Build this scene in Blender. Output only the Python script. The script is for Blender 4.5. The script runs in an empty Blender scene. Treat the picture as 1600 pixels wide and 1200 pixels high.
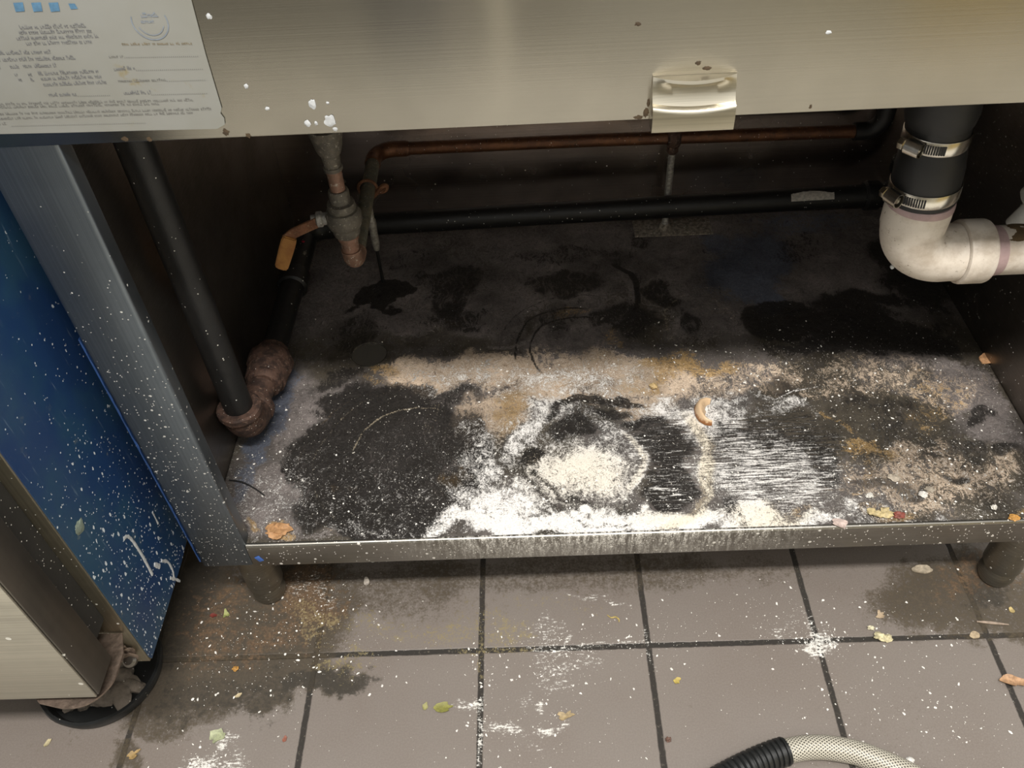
import bpy, bmesh, math, random
import numpy as np
from mathutils import Vector, Matrix, noise as mnoise

# ------------------------------------------------------------------ camera, world, lamp, exposure
SC = bpy.context.scene
COL = SC.collection
F_PX, PITCH, ROLL, YAW, CAM_H = 1338.25, 0.791903, -0.061654, -0.035053, 0.954383


def cam_axes():
    cy, sy, cp, sp = math.cos(YAW), math.sin(YAW), math.cos(PITCH), math.sin(PITCH)
    fwd = Vector((sy * cp, cy * cp, -sp))
    rt = Vector((cy, -sy, 0))
    up = rt.cross(fwd)
    c, s = math.cos(ROLL), math.sin(ROLL)
    return c * rt + s * up, -s * rt + c * up, fwd


RT, UP, FWD = cam_axes()
CAM_P = Vector((0, 0, CAM_H))
cam_data = bpy.data.cameras.new('camera')
cam_data.sensor_width = 36.0
cam_data.lens = 36.0 * F_PX / 1600.0
cam_data.clip_start = 0.02
cam = bpy.data.objects.new('camera', cam_data)
COL.objects.link(cam)
m3 = Matrix((RT, UP, -FWD)).transposed()
cam.matrix_world = Matrix.Translation(CAM_P) @ m3.to_4x4()
SC.camera = cam

world = bpy.data.worlds.new('world')
SC.world = world
world.use_nodes = True
world.node_tree.nodes['Background'].inputs[0].default_value = (0.965, 0.955, 0.92, 1)
world.node_tree.nodes['Background'].inputs[1].default_value = 1.2

lamp_data = bpy.data.lights.new('ceiling_lamp', 'AREA')
lamp_data.shape = 'RECTANGLE'
lamp_data.size = 1.2
lamp_data.size_y = 0.14
lamp_data.energy = 76
lamp_data.color = (1.0, 0.965, 0.92)
lamp = bpy.data.objects.new('ceiling_lamp', lamp_data)
COL.objects.link(lamp)
lamp.location = (0.05, -0.44, 2.42)
lamp.rotation_euler = (Vector((0.05, 0.62, 0.15)) - lamp.location).to_track_quat('-Z', 'Y').to_euler()

SC.view_settings.view_transform = 'Standard'
SC.view_settings.look = 'None'
SC.view_settings.gamma = 1.0
SC.view_settings.use_curve_mapping = False
SC.view_settings.exposure = 0.0

RNG = random.Random(7)
NR = np.random.RandomState(11)


# ------------------------------------------------------------------ helpers
def at(px, py, axis, val):
    """point of the photograph's ray (px, py) on the plane axis = val"""
    d = FWD + RT * ((px - 800) / F_PX) - UP * ((py - 600) / F_PX)
    t = (val - CAM_P[axis]) / d[axis]
    return CAM_P + d * t


def tag(o, label=None, cat=None, group=None, kind=None):
    if label: o['label'] = label
    if cat: o['category'] = cat
    if group: o['group'] = group
    if kind: o['kind'] = kind
    return o


def thing(name, loc, label, cat, group=None):
    o = bpy.data.objects.new(name, None)
    o.location = loc
    o.empty_display_size = 0.02
    COL.objects.link(o)
    return tag(o, label, cat, group)


def obj(name, bm, mat, parent=None, smooth=True, label=None):
    me = bpy.data.meshes.new(name)
    bmesh.ops.recalc_face_normals(bm, faces=bm.faces)
    bm.to_mesh(me)
    bm.free()
    return link_mesh(name, me, mat, parent, smooth, label)


def link_mesh(name, me, mat, parent=None, smooth=True, label=None):
    if smooth:
        me.polygons.foreach_set('use_smooth', [True] * len(me.polygons))
        me.update()
        try:
            me.set_sharp_from_angle(angle=math.radians(38))
        except Exception:
            pass
    me.materials.append(mat)
    o = bpy.data.objects.new(name, me)
    COL.objects.link(o)
    if parent is not None:
        o.parent = parent
        root = parent
        off = Vector((0, 0, 0))
        while root is not None:
            if root.type == 'EMPTY':
                off = root.location.copy()
            root = root.parent
        if parent.type == 'EMPTY':
            o.matrix_parent_inverse = Matrix.Translation(-off)
    if label: o['label'] = label
    return o


def box(bm, x0, x1, y0, y1, z0, z1, bev=0.0, seg=2):
    vs = [bm.verts.new((x, y, z)) for z in (z0, z1) for y in (y0, y1) for x in (x0, x1)]
    idx = [(0, 2, 3, 1), (4, 5, 7, 6), (0, 1, 5, 4), (2, 6, 7, 3), (0, 4, 6, 2), (1, 3, 7, 5)]
    fs = [bm.faces.new([vs[i] for i in f]) for f in idx]
    if bev > 0:
        es = list({e for f in fs for e in f.edges})
        bmesh.ops.bevel(bm, geom=es, offset=bev, segments=seg, affect='EDGES', profile=0.5)
    return bm


def B(*a, **k):
    return box(bmesh.new(), *a, **k)


def frames(pts):
    pts = [Vector(p) for p in pts]
    tang = []
    for i in range(len(pts)):
        a = pts[max(0, i - 1)]
        b = pts[min(len(pts) - 1, i + 1)]
        tang.append((b - a).normalized())
    t0 = tang[0]
    n = t0.orthogonal().normalized()
    out = []
    for i, t in enumerate(tang):
        if i:
            q = tang[i - 1].rotation_difference(t)
            n = q @ n
            n = (n - t * n.dot(t)).normalized()
        out.append((pts[i], t, n, t.cross(n)))
    return out


def tube(bm, pts, r, seg=20, cap=True, rough=0.0):
    """swept tube with UVs; r is a number or one radius per point"""
    fr = frames(pts)
    uvl = bm.loops.layers.uv.verify()
    rs = r if hasattr(r, '__len__') else [r] * len(fr)
    rings, length = [], [0.0]
    for i, (p, t, n, b) in enumerate(fr):
        ring = []
        for k in range(seg):
            a = 2 * math.pi * k / seg
            rr = rs[i]
            if rough:
                q = p * 90 + Vector((math.cos(a), math.sin(a), i * .3)) * 1.7
                rr *= 1 + rough * mnoise.noise(q)
            ring.append(bm.verts.new(p + (n * math.cos(a) + b * math.sin(a)) * rr))
        rings.append(ring)
        if i: length.append(length[-1] + (fr[i][0] - fr[i - 1][0]).length)
    for i in range(len(rings) - 1):
        for k in range(seg):
            k2 = (k + 1) % seg
            f = bm.faces.new((rings[i][k], rings[i][k2], rings[i + 1][k2], rings[i + 1][k]))
            for l, (u, v) in zip(f.loops, ((length[i], k / seg), (length[i], (k + 1) / seg),
                                           (length[i + 1], (k + 1) / seg), (length[i + 1], k / seg))):
                l[uvl].uv = (u, v)
    if cap:
        bm.faces.new(rings[0][::-1])
        bm.faces.new(rings[-1])
    return bm


def lathe(bm, origin, axis, prof, seg=28, rough=0.0):
    """solid of revolution: prof = [(distance along axis, radius), ...]"""
    axis = Vector(axis).normalized()
    o = Vector(origin)
    n = axis.orthogonal().normalized()
    b = axis.cross(n)
    rings = []
    for h, r in prof:
        ring = []
        for k in range(seg):
            a = 2 * math.pi * k / seg
            p = o + axis * h
            rr = r
            if rough:
                rr *= 1 + rough * mnoise.noise(p * 120 + Vector((math.cos(a), math.sin(a), 0)) * 2.5)
            ring.append(bm.verts.new(p + (n * math.cos(a) + b * math.sin(a)) * rr))
        rings.append(ring)
    for i in range(len(rings) - 1):
        for k in range(seg):
            k2 = (k + 1) % seg
            bm.faces.new((rings[i][k], rings[i][k2], rings[i + 1][k2], rings[i + 1][k]))
    bm.faces.new(rings[0][::-1])
    bm.faces.new(rings[-1])
    return bm


def arc(c, a, b, r, n=10, end=math.pi / 2):
    """points of a quarter bend about c, from c + a*r to c + b*r"""
    c, a, b = Vector(c), Vector(a).normalized(), Vector(b).normalized()
    return [c + a * r * math.cos(end * i / n) + b * r * math.sin(end * i / n) for i in range(n + 1)]


def smooth_path(pts, n=8):
    pts = [Vector(p) for p in pts]
    P = [pts[0] * 2 - pts[1]] + pts + [pts[-1] * 2 - pts[-2]]
    out = []
    for i in range(1, len(P) - 2):
        for k in range(n):
            t = k / n
            a, b, c, d = P[i - 1], P[i], P[i + 1], P[i + 2]
            out.append(0.5 * ((2 * b) + (c - a) * t + (2 * a - 5 * b + 4 * c - d) * t * t + (3 * b - a - 3 * c + d) * t ** 3))
    out.append(pts[-1])
    return out


def blob(bm, c, size, rot=0.0, lump=0.35, sub=2, seed=0, freq=1.6):
    r = bmesh.ops.create_icosphere(bm, subdivisions=sub, radius=1.0)
    c = Vector(c)
    M = Matrix.Rotation(rot, 3, 'Z')
    for v in r['verts']:
        d = 1 + lump * mnoise.noise(v.co * freq + Vector((seed * 3.7, seed * 1.3, seed)))
        q = Vector((v.co.x * size[0], v.co.y * size[1], v.co.z * size[2])) * d
        v.co = c + M @ q
    return bm


# ------------------------------------------------------------------ materials
class NT:
    def __init__(self, name):
        self.m = bpy.data.materials.new(name)
        self.m.use_nodes = True
        self.t = self.m.node_tree
        self.bs = self.t.nodes['Principled BSDF']
        self.co = self.n('ShaderNodeTexCoord').outputs['Object']

    def n(self, kind, **props):
        nd = self.t.nodes.new(kind)
        for k, v in props.items(): setattr(nd, k, v)
        return nd

    def l(self, a, b):
        if isinstance(a, (int, float)):
            b.default_value = a
        elif isinstance(a, (tuple, list)):
            b.default_value = a if len(a) == len(b.default_value) else tuple(a) + (1,)
        else:
            self.t.links.new(a, b)

    def math(self, op, a, b=None, c=None, clamp=False):
        nd = self.n('ShaderNodeMath', operation=op, use_clamp=clamp)
        self.l(a, nd.inputs[0])
        if b is not None: self.l(b, nd.inputs[1])
        if c is not None: self.l(c, nd.inputs[2])
        return nd.outputs[0]

    def vmap(self, scale=(1, 1, 1), loc=(0, 0, 0), rot=(0, 0, 0), src=None):
        nd = self.n('ShaderNodeMapping')
        self.l(src or self.co, nd.inputs[0])
        nd.inputs['Location'].default_value = loc
        nd.inputs['Rotation'].default_value = rot
        nd.inputs['Scale'].default_value = scale
        return nd.outputs[0]

    def noise(self, scale, detail=4, rough=.6, vec=None, dist=0.0):
        nd = self.n('ShaderNodeTexNoise')
        self.l(vec if vec is not None else self.co, nd.inputs['Vector'])
        nd.inputs['Scale'].default_value = scale
        nd.inputs['Detail'].default_value = detail
        nd.inputs['Roughness'].default_value = rough
        nd.inputs['Distortion'].default_value = dist
        return nd.outputs['Fac']

    def rng(self, v, a, b, c=0.0, d=1.0, smooth=True):
        nd = self.n('ShaderNodeMapRange', clamp=True)
        if smooth: nd.interpolation_type = 'SMOOTHSTEP'
        for i, x in enumerate((v, a, b, c, d)): self.l(x, nd.inputs[i])
        return nd.outputs[0]

    def mix(self, f, a, b):
        nd = self.n('ShaderNodeMix', data_type='RGBA')
        self.l(f, nd.inputs[0])
        self.l(a, nd.inputs[6])
        self.l(b, nd.inputs[7])
        return nd.outputs[2]

    def fmix(self, f, a, b):
        nd = self.n('ShaderNodeMix', data_type='FLOAT')
        self.l(f, nd.inputs[0])
        self.l(a, nd.inputs[2])
        self.l(b, nd.inputs[3])
        return nd.outputs[0]

    def sep(self, v=None):
        nd = self.n('ShaderNodeSeparateXYZ')
        self.l(v if v is not None else self.co, nd.inputs[0])
        return nd.outputs

    def specks(self, scale, density, r0=.12, r1=.3, vec=None):
        """random round specks: 0 or 1"""
        vo = self.n('ShaderNodeTexVoronoi')
        self.l(vec if vec is not None else self.co, vo.inputs['Vector'])
        vo.inputs['Scale'].default_value = scale
        s = self.sep(vo.outputs['Color'])
        rad = self.rng(s[1], 0, 1, r0, r1, smooth=False)
        inside = self.math('LESS_THAN', vo.outputs['Distance'], rad)
        pick = self.math('LESS_THAN', s[0], density)
        return self.math('MULTIPLY', inside, pick)

    def attr(self, name):
        nd = self.n('ShaderNodeAttribute', attribute_name=name)
        s = self.n('ShaderNodeSeparateColor')
        self.t.links.new(nd.outputs['Color'], s.inputs[0])
        return s.outputs[0], s.outputs[1], s.outputs[2], nd.outputs['Alpha']

    def bump(self, h, strength=.3, dist=.002):
        nd = self.n('ShaderNodeBump')
        nd.inputs['Strength'].default_value = strength
        nd.inputs['Distance'].default_value = dist
        self.l(h, nd.inputs['Height'])
        self.l(nd.outputs[0], self.bs.inputs['Normal'])

    def out(self, col=None, rough=None, metal=None, spec=None):
        for v, k in ((col, 'Base Color'), (rough, 'Roughness'), (metal, 'Metallic'), (spec, 'Specular IOR Level')):
            if v is not None: self.l(v, self.bs.inputs[k])
        return self.m


def steel(name, col, rough=.32, speck=.12, speck_scale=170, rust=.0, smear=.25, aniso=0.0, zfade=None, grain=(2, 60, 900), sf=.85, gmix=.22):
    """brushed stainless: grain lines, greasy smears, dried white specks, rust freckles"""
    t = NT(name)
    g = t.noise(1.0, 3, .6, t.vmap(grain))
    big = t.noise(7.0, 4, .6)
    c = t.mix(t.rng(big, .35, .7), col, tuple(x * (1 - smear) for x in col))
    c = t.mix(t.math('MULTIPLY', t.rng(g, .35, .65), gmix), c, tuple(min(1, x * 1.5) for x in col))
    r = t.fmix(t.rng(big, .3, .7), rough, rough + (.03 if aniso else .13))
    metal = 1.0
    if rust > 0:
        rs = t.math('MULTIPLY', t.rng(t.noise(38, 5, .7), .62, .72), t.rng(t.noise(5, 2, .5), 1 - rust - .06, 1 - rust + .06))
        c = t.mix(rs, c, (.16, .075, .02))
        metal = t.math('SUBTRACT', 1.0, rs)
        r = t.fmix(rs, r, .8)
    if speck > 0:
        s1 = t.specks(speck_scale, speck, .10, .30)
        s2 = t.specks(speck_scale * 2.6, speck * 1.2, .1, .35)
        s = t.math('MAXIMUM', s1, s2)
        if zfade:
            s = t.math('MULTIPLY', s, t.math('GREATER_THAN', t.rng(t.sep()[2], zfade[0], zfade[1], 1, .0, smooth=False), t.noise(400, 0)))
        s = t.math('MULTIPLY', s, sf)
        c = t.mix(s, c, (.72, .70, .64))
        metal = t.math('MULTIPLY', metal, t.math('SUBTRACT', 1.0, s))
        r = t.fmix(s, r, .8)
    if aniso:
        tg = t.n('ShaderNodeTangent', direction_type='UV_MAP', uv_map='UVMap')
        t.l(tg.outputs[0], t.bs.inputs['Tangent'])
        t.bs.inputs['Anisotropic'].default_value = aniso
    t.bump(g, .06, .0006)
    return t.out(c, r, metal)


def plain(name, col, rough=.5, metal=0.0, var=.3, scale=60, col2=None, speck=0.0, bump=.15, spec=.5):
    t = NT(name)
    n = t.noise(scale, 5, .65)
    c = t.mix(t.rng(n, .3, .7), col, col2 or tuple(x * (1 - var) for x in col))
    m = metal
    if speck:
        s = t.specks(420, speck, .12, .34)
        c = t.mix(s, c, (.7, .68, .62))
        m = t.math('MULTIPLY', metal, t.math('SUBTRACT', 1.0, s))
    if bump: t.bump(n, bump, .002)
    return t.out(c, rough, m, spec)


def dirty_pvc():
    t = NT('dirty_white_pvc')
    n = t.noise(26, 6, .7)
    c = t.mix(t.rng(n, .42, .7), (.60, .54, .465), (.42, .355, .285))
    fine = t.math('MULTIPLY', t.rng(t.noise(230, 4, .7), .61, .67), t.rng(t.noise(22, 2, .5), .45, .62))
    c = t.mix(fine, c, (.13, .09, .045))
    return t.out(c, .42)


def rusty(name, a, b, c3, rough=.75, scale=70, metal=.2):
    t = NT(name)
    n = t.noise(scale, 6, .7)
    n2 = t.noise(scale * 2.3, 5, .7)
    c = t.mix(t.rng(n, .38, .6), a, b)
    c = t.mix(t.rng(n2, .56, .68), c, c3)
    s = t.specks(500, .05, .12, .3)
    c = t.mix(s, c, (.7, .66, .6))
    t.bump(n2, .5, .003)
    return t.out(c, rough, metal)


M = {}
M['apron'] = steel('brushed_steel_front', (.34, .318, .268), .20, .0, 60, rust=.30, aniso=.97, smear=.10, grain=(1.5, 40, 900), gmix=.05)
M['bar'] = None
M['post'] = steel('brushed_steel_post', (.175, .20, .225), .36, .13, 190, smear=.2, zfade=(.2, .75), grain=(700, 40, 2), sf=.7)
M['inner'] = steel('dull_steel_lining', (.52, .45, .41), .17, .02, 130, smear=.35, rust=.2)
M['side'] = steel('dark_steel_lining', (.26, .235, .21), .33, .03, 150, smear=.4, rust=.15)
M['leg'] = steel('stained_steel_tube', (.30, .28, .235), .4, .05, 200, smear=.5, rust=.45)
M['chrome'] = steel('worn_chrome', (.50, .46, .37), .22, 0, rust=.25, smear=.15)
M['fridge_front'] = steel('satin_steel_door', (.46, .435, .37), .42, .01, 110, rust=.3, smear=.22, grain=(2, 60, 500))
M['fridge_edge'] = steel('greasy_steel_edge', (.17, .155, .135), .38, .06, 170, rust=.25, smear=.45, grain=(500, 60, 2))
M['fridge_frame'] = steel('greasy_steel_frame', (.36, .325, .24), .36, .05, 150, rust=.3, smear=.5, grain=(500, 60, 2))
M['gasket'] = plain('black_gasket', (.015, .014, .012), .6, speck=.08)


def bar_mat():
    t = NT('floury_steel_rail')
    s = t.sep()
    g = t.noise(1.0, 3, .6, t.vmap((2, 60, 900)))
    big = t.noise(9, 4, .6)
    c = t.mix(t.rng(big, .35, .7), (.30, .285, .255), (.22, .205, .18))
    c = t.mix(t.math('MULTIPLY', t.rng(g, .35, .65), .2), c, (.42, .40, .36))
    run = t.rng(t.noise(1.0, 5, .75, t.vmap((260, 60, 50))), .36, .62)
    fine = t.rng(t.noise(520, 5, .8), .38, .58)
    where = t.math('MULTIPLY', t.rng(s[0], -.20, -.02), t.rng(s[0], .36, .16))
    top = t.rng(s[2], .128, .166, .55, 1.15)
    fl = t.math('MULTIPLY', t.math('MULTIPLY', t.math('MULTIPLY', run, fine), where), t.math('MULTIPLY', top, 1.0))
    sp = t.math('MAXIMUM', t.specks(150, .14, .08, .28), t.specks(420, .16, .1, .34))
    m = t.math('MAXIMUM', t.math('MULTIPLY', fl, .8), t.math('MULTIPLY', sp, .8))
    c = t.mix(m, c, (.78, .75, .69))
    return t.out(c, t.fmix(m, .34, .85), t.math('SUBTRACT', 1.0, m))


M['bar'] = bar_mat()
M['black_iron'] = plain('black_iron', (.009, .009, .009), .5, .0, .4, 80, speck=.035, bump=.3)
M['rust_iron'] = rusty('rusted_iron', (.035, .020, .015), (.095, .052, .036), (.19, .12, .085))
M['copper'] = rusty('tarnished_copper', (.17, .075, .035), (.11, .05, .028), (.07, .045, .03), .42, 40, .6)
M['green_copper'] = rusty('verdigris_copper', (.20, .18, .13), (.12, .12, .095), (.20, .24, .20), .6, 60, .3)
M['copper_bright'] = rusty('stained_copper_nipple', (.30, .17, .12), (.22, .13, .09), (.5, .44, .36), .55, 60, .3)
M['brass'] = rusty('limed_brass', (.17, .15, .12), (.12, .11, .09), (.36, .33, .28), .6, 90, .3)
M['lever'] = rusty('rusted_lever_steel', (.22, .10, .05), (.14, .06, .03), (.3, .2, .12), .7, 90, .3)
M['lever_grip'] = plain('faded_orange_grip', (.40, .19, .045), .55, 0, .35, 60, col2=(.27, .11, .025))
M['red'] = plain('red_plastic', (.42, .02, .05), .45, 0, .3, 90)
M['galv'] = plain('galvanised_rod', (.46, .44, .40), .55, .4, .5, 260, speck=.05, bump=.5)
M['rubber'] = plain('black_rubber', (.009, .009, .009), .55, 0, .25, 50, bump=.1)
M['band'] = plain('bright_steel_band', (.72, .68, .60), .25, 1.0, .2, 60, bump=.05)
M['pvc'] = dirty_pvc()
M['primer'] = plain('purple_primer_stain', (.42, .30, .29), .5, 0, .25, 50)
M['pipe_dirt'] = plain('brown_crust', (.12, .075, .03), .8, 0, .4, 130, bump=.5)
M['black_plastic'] = plain('black_plastic', (.018, .019, .019), .42, 0, .3, 60, speck=.02)
M['grime'] = plain('grey_brown_grime', (.22, .18, .14), .75, 0, .6, 60, speck=.05, bump=.6)
M['peel_metal'] = plain('bright_crusty_bracket', (.24, .18, .14), .4, .6, .5, 120, bump=.5)
M['white_drip'] = plain('dried_white_drip', (.44, .45, .45), .7, 0, .2, 200)
M['flour'] = plain('flour', (.86, .83, .77), .9, 0, .08, 200)
M['ink'] = plain('grey_print_ink', (.15, .15, .15), .7, 0, .3, 300, bump=0)
M['ink_faint'] = plain('faint_print_ink', (.165, .16, .145), .7, 0, .3, 300, bump=0)
M['ink_brown'] = plain('brown_print_ink', (.19, .15, .09), .7, 0, .3, 300, bump=0)
M['ink_blue'] = plain('blue_print_ink', (.085, .19, .30), .7, 0, .35, 160, bump=0)
M['ink_seal'] = plain('pale_blue_print_ink', (.20, .23, .27), .7, 0, .3, 200, bump=0)


def paper_mat():
    t = NT('stained_paper')
    n = t.noise(9, 4, .6)
    c = t.mix(t.rng(n, .35, .68), (.225, .225, .205), (.20, .197, .17))
    st = t.math('MULTIPLY', t.rng(t.noise(45, 4, .7), .6, .74), t.rng(t.noise(11, 2), .5, .66))
    c = t.mix(st, c, (.20, .17, .10))
    return t.out(c, .45)


M['paper'] = paper_mat()


def film_mat():
    t = NT('blue_protective_film')
    n = t.noise(10, 4, .6)
    c = t.mix(t.rng(n, .35, .65), (.020, .058, .105), (.012, .036, .105))
    z = t.sep()[2]
    low = t.rng(z, .10, .45, .95, .18, smooth=False)
    scr = t.math('MULTIPLY', t.rng(t.noise(1.0, 4, .75, t.vmap((300, 160, 14), rot=(.15, 0, 0))), .60, .74), .30)
    c = t.mix(scr, c, (.30, .38, .45))
    s = t.math('MAXIMUM', t.specks(95, .42, .06, .26, t.vmap((1, 1.5, .8))), t.specks(300, .40, .08, .36))
    s = t.math('MULTIPLY', s, t.math('GREATER_THAN', low, t.rng(t.noise(150, 2), .3, .7)))
    c = t.mix(t.math('MULTIPLY', s, .85), c, (.62, .66, .68))
    cr = t.math('MULTIPLY', t.math('MULTIPLY', t.rng(t.noise(60, 6, .75), .58, .66), t.rng(t.noise(24, 2), .55, .65)), low)
    c = t.mix(t.math('MULTIPLY', cr, .7), c, (.32, .31, .22))
    return t.out(c, t.fmix(s, .3, .8), 0.0, .5)


M['film'] = film_mat()


def braid_mat():
    t = NT('clear_braided_hose')
    uv = t.n('ShaderNodeTexCoord').outputs['UV']
    s = t.sep(uv)
    a = t.math('MULTIPLY', s[0], 2 * math.pi * 210)
    b = t.math('MULTIPLY', s[1], 2 * math.pi * 22)
    s1 = t.math('SINE', t.math('ADD', a, b))
    s2 = t.math('SINE', t.math('SUBTRACT', a, b))
    k = t.math('MULTIPLY', t.math('ADD', t.math('MAXIMUM', s1, s2), 1.0), .5)
    c = t.mix(t.rng(k, .45, .72), (.06, .055, .045), (.50, .47, .39))
    t.bump(k, .3, .001)
    return t.out(c, .3)


M['braid'] = braid_mat()


# ------------------------------------------------------------------ dirt and painted-shade masks (lists of stains in world metres)
_LAT = NR.rand(512, 512)


def vnoise(x, y, freq, seed=0):
    u = x * freq + 37.1 * seed + 100
    v = y * freq + 91.7 * seed + 100
    iu = np.floor(u).astype(int); iv = np.floor(v).astype(int)
    fu = u - iu; fv = v - iv
    fu = fu * fu * (3 - 2 * fu); fv = fv * fv * (3 - 2 * fv)
    g = lambda a, b: _LAT[a % 512, b % 512]
    return (g(iu, iv) * (1 - fu) + g(iu + 1, iv) * fu) * (1 - fv) + (g(iu, iv + 1) * (1 - fu) + g(iu + 1, iv + 1) * fu) * fv


def fbm(x, y, freq, oct=4, seed=0, gain=.55):
    s = 0; a = 1; tot = 0
    for o in range(oct):
        s = s + a * vnoise(x, y, freq * 2 ** o, seed + o * 7); tot += a; a *= gain
    return s / tot


def sstep(a, b, x):
    t = np.clip((x - a) / (b - a), 0, 1)
    return t * t * (3 - 2 * t)


class Dirt:
    """named stain masks over a flat grid of points (x, y) at height z"""

    def __init__(self, x, y, z, names):
        self.x, self.y, self.z = x, y, z
        self.L = {k: np.zeros_like(x) for k in names}
        self.wx = (fbm(x, y, 22, 4, 3) - .5)
        self.wy = (fbm(x, y, 22, 4, 9) - .5)
        self.fine = fbm(x, y, 70, 4, 21)

    def put(self, k, m, mode='max'):
        if mode == 'max': self.L[k] = np.maximum(self.L[k], m)
        elif mode == 'add': self.L[k] = np.clip(self.L[k] + m, 0, 1)
        elif mode == 'cut': self.L[k] = self.L[k] * (1 - np.clip(m, 0, 1))

    def spot(self, k, px, py, rx, ry, amt, soft=.5, warp=.5, rot=0, mode='max'):
        c = at(px, py, 2, self.z)
        ax = (at(px + rx, py, 2, self.z) - at(px - rx, py, 2, self.z)).x / 2
        ay = (at(px, py - ry, 2, self.z) - at(px, py + ry, 2, self.z)).y / 2
        dx = self.x - c.x + self.wx * warp * .09; dy = self.y - c.y + self.wy * warp * .09
        cr, sr = math.cos(rot), math.sin(rot)
        d = np.sqrt(((dx * cr + dy * sr) / ax) ** 2 + ((-dx * sr + dy * cr) / ay) ** 2)
        self.put(k, amt * (1 - sstep(1 - soft, 1 + soft, d)), mode)

    def ring(self, k, px, py, r, w, amt, a0=0, a1=360, warp=.15, mode='max', sq=1.0):
        c = at(px, py, 2, self.z)
        dx = self.x - c.x + self.wx * warp * .09; dy = (self.y - c.y + self.wy * warp * .09) / sq
        d = np.abs(np.sqrt(dx * dx + dy * dy) - r) / w
        m = 1 - sstep(.4, 1.3, d)
        ang = np.degrees(np.arctan2(dy, dx)) % 360
        a0 %= 360
        span = (a1 - a0) % 360 or 360
        rel = (ang - a0) % 360
        if span < 360:
            m = m * sstep(0, 14, rel) * (1 - sstep(span - 14, span, rel))
        self.put(k, amt * m, mode)

    def line(self, k, pts, w, amt, soft=.6, warp=.25, mode='max'):
        P = [at(a, b, 2, self.z) for a, b in pts]
        best = np.full_like(self.x, 9.0)
        X = self.x + self.wx * warp * .09; Y = self.y + self.wy * warp * .09
        for a, b in zip(P[:-1], P[1:]):
            vx, vy = b.x - a.x, b.y - a.y
            q = np.clip(((X - a.x) * vx + (Y - a.y) * vy) / (vx * vx + vy * vy + 1e-12), 0, 1)
            best = np.minimum(best, np.hypot(X - a.x - q * vx, Y - a.y - q * vy))
        self.put(k, amt * (1 - sstep(1 - soft, 1 + soft, best / w)), mode)


def grid_mesh(name, xs, ys, z, hole=None):
    nx, ny = len(xs), len(ys)
    X, Y = np.meshgrid(xs, ys)
    X = X.ravel().copy(); Y = Y.ravel().copy()
    i, j = np.meshgrid(np.arange(nx - 1), np.arange(ny - 1))
    a = (j * nx + i).ravel()
    faces = np.stack([a, a + 1, a + 1 + nx, a + nx], 1)
    if hole:
        hx, hy, hr = hole
        cx = X[faces].mean(1); cy = Y[faces].mean(1)
        faces = faces[np.hypot(cx - hx, cy - hy) > hr]
        cnt = np.zeros(len(X), int)
        np.add.at(cnt, faces.ravel(), 1)
        d = np.hypot(X - hx, Y - hy)
        rim = (cnt < 4) & (d < hr + .006) & (d > 1e-6)
        X[rim] = hx + (X[rim] - hx) / d[rim] * hr
        Y[rim] = hy + (Y[rim] - hy) / d[rim] * hr
    me = bpy.data.meshes.new(name)
    me.vertices.add(len(X))
    me.vertices.foreach_set('co', np.stack([X, Y, np.full_like(X, z)], 1).ravel())
    me.loops.add(faces.size)
    me.loops.foreach_set('vertex_index', faces.ravel().astype(np.int32))
    me.polygons.add(len(faces))
    me.polygons.foreach_set('loop_start', np.arange(0, faces.size, 4).astype(np.int32))
    me.update(calc_edges=True)
    me.validate()
    return me, X, Y


def paint(me, name, chans):
    at_ = me.attributes.new(name, 'FLOAT_COLOR', 'POINT')
    at_.data.foreach_set('color', np.stack(chans, 1).astype(np.float32).ravel())


# ------------------------------------------------------------------ the setting: floor, back wall and an added reflector wall
TX, TY, TS = 0.12614, 0.49434, 0.2
xs = np.arange(-.78, .781, .003)
ys = np.arange(.20, .70, .003)
fme, FX, FY = grid_mesh('floor', xs, ys, 0.0)
D = Dirt(FX, FY, 0.0, ['grime', 'flour', 'rust', 'yellow', 'dark'])
# brown grease round the left leg and along the front of the refrigerator
D.spot('grime', 300, 1010, 200, 100, .97, .3, 1.0)
D.spot('grime', 430, 940, 150, 80, .85, .5, 1.0)
D.spot('grime', 400, 985, 150, 75, .9, .45, .9)
D.spot('grime', 300, 900, 60, 80, .95, .4, .5)
D.spot('grime', 440, 1050, 110, 50, .85, .4, 1.0)
D.spot('grime', 250, 1110, 130, 35, .7, .5, .8)
D.spot('grime', 200, 1180, 30, 25, .75, .5, .8)
D.spot('grime', 560, 930, 150, 50, .5, .6, .8)
D.spot('grime', 800, 900, 500, 30, .5, .5, .5)
D.spot('grime', 700, 960, 110, 45, .25, .6, .8)
D.spot('grime', 1480, 925, 130, 60, .75, .5, .9)
D.spot('grime', 1570, 950, 90, 60, .75, .5, .9)
D.spot('grime', 1380, 920, 40, 14, .5, .4, .4)
D.spot('rust', 480, 950, 60, 40, .75, .6, .7)
D.spot('rust', 420, 1000, 60, 30, .5, .6, .7)
D.spot('rust', 340, 960, 50, 70, .5, .6, .7)
D.spot('rust', 470, 905, 60, 20, .6, .6, .7)
D.spot('rust', 1530, 900, 70, 30, .5, .6, .7)
D.spot('dark', 300, 920, 40, 50, .8, .6, .5)  # shade between refrigerator and table, painted into the floor colour
D.spot('dark', 265, 1000, 40, 60, .6, .6, .5)  # same painted shade, further forward
D.spot('dark', 500, 1065, 70, 22, .75, .5, .9)
D.spot('dark', 350, 1080, 130, 40, .5, .6, .9)
D.spot('dark', 270, 960, 70, 90, .62, .5, .8)  # wider soft patch of that painted shade
D.spot('dark', 400, 990, 100, 60, .35, .7, 1.0)
D.spot('dark', 1545, 930, 40, 26, .7, .5, .6)
D.spot('yellow', 590, 980, 120, 26, .38, .7, .9)
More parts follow.
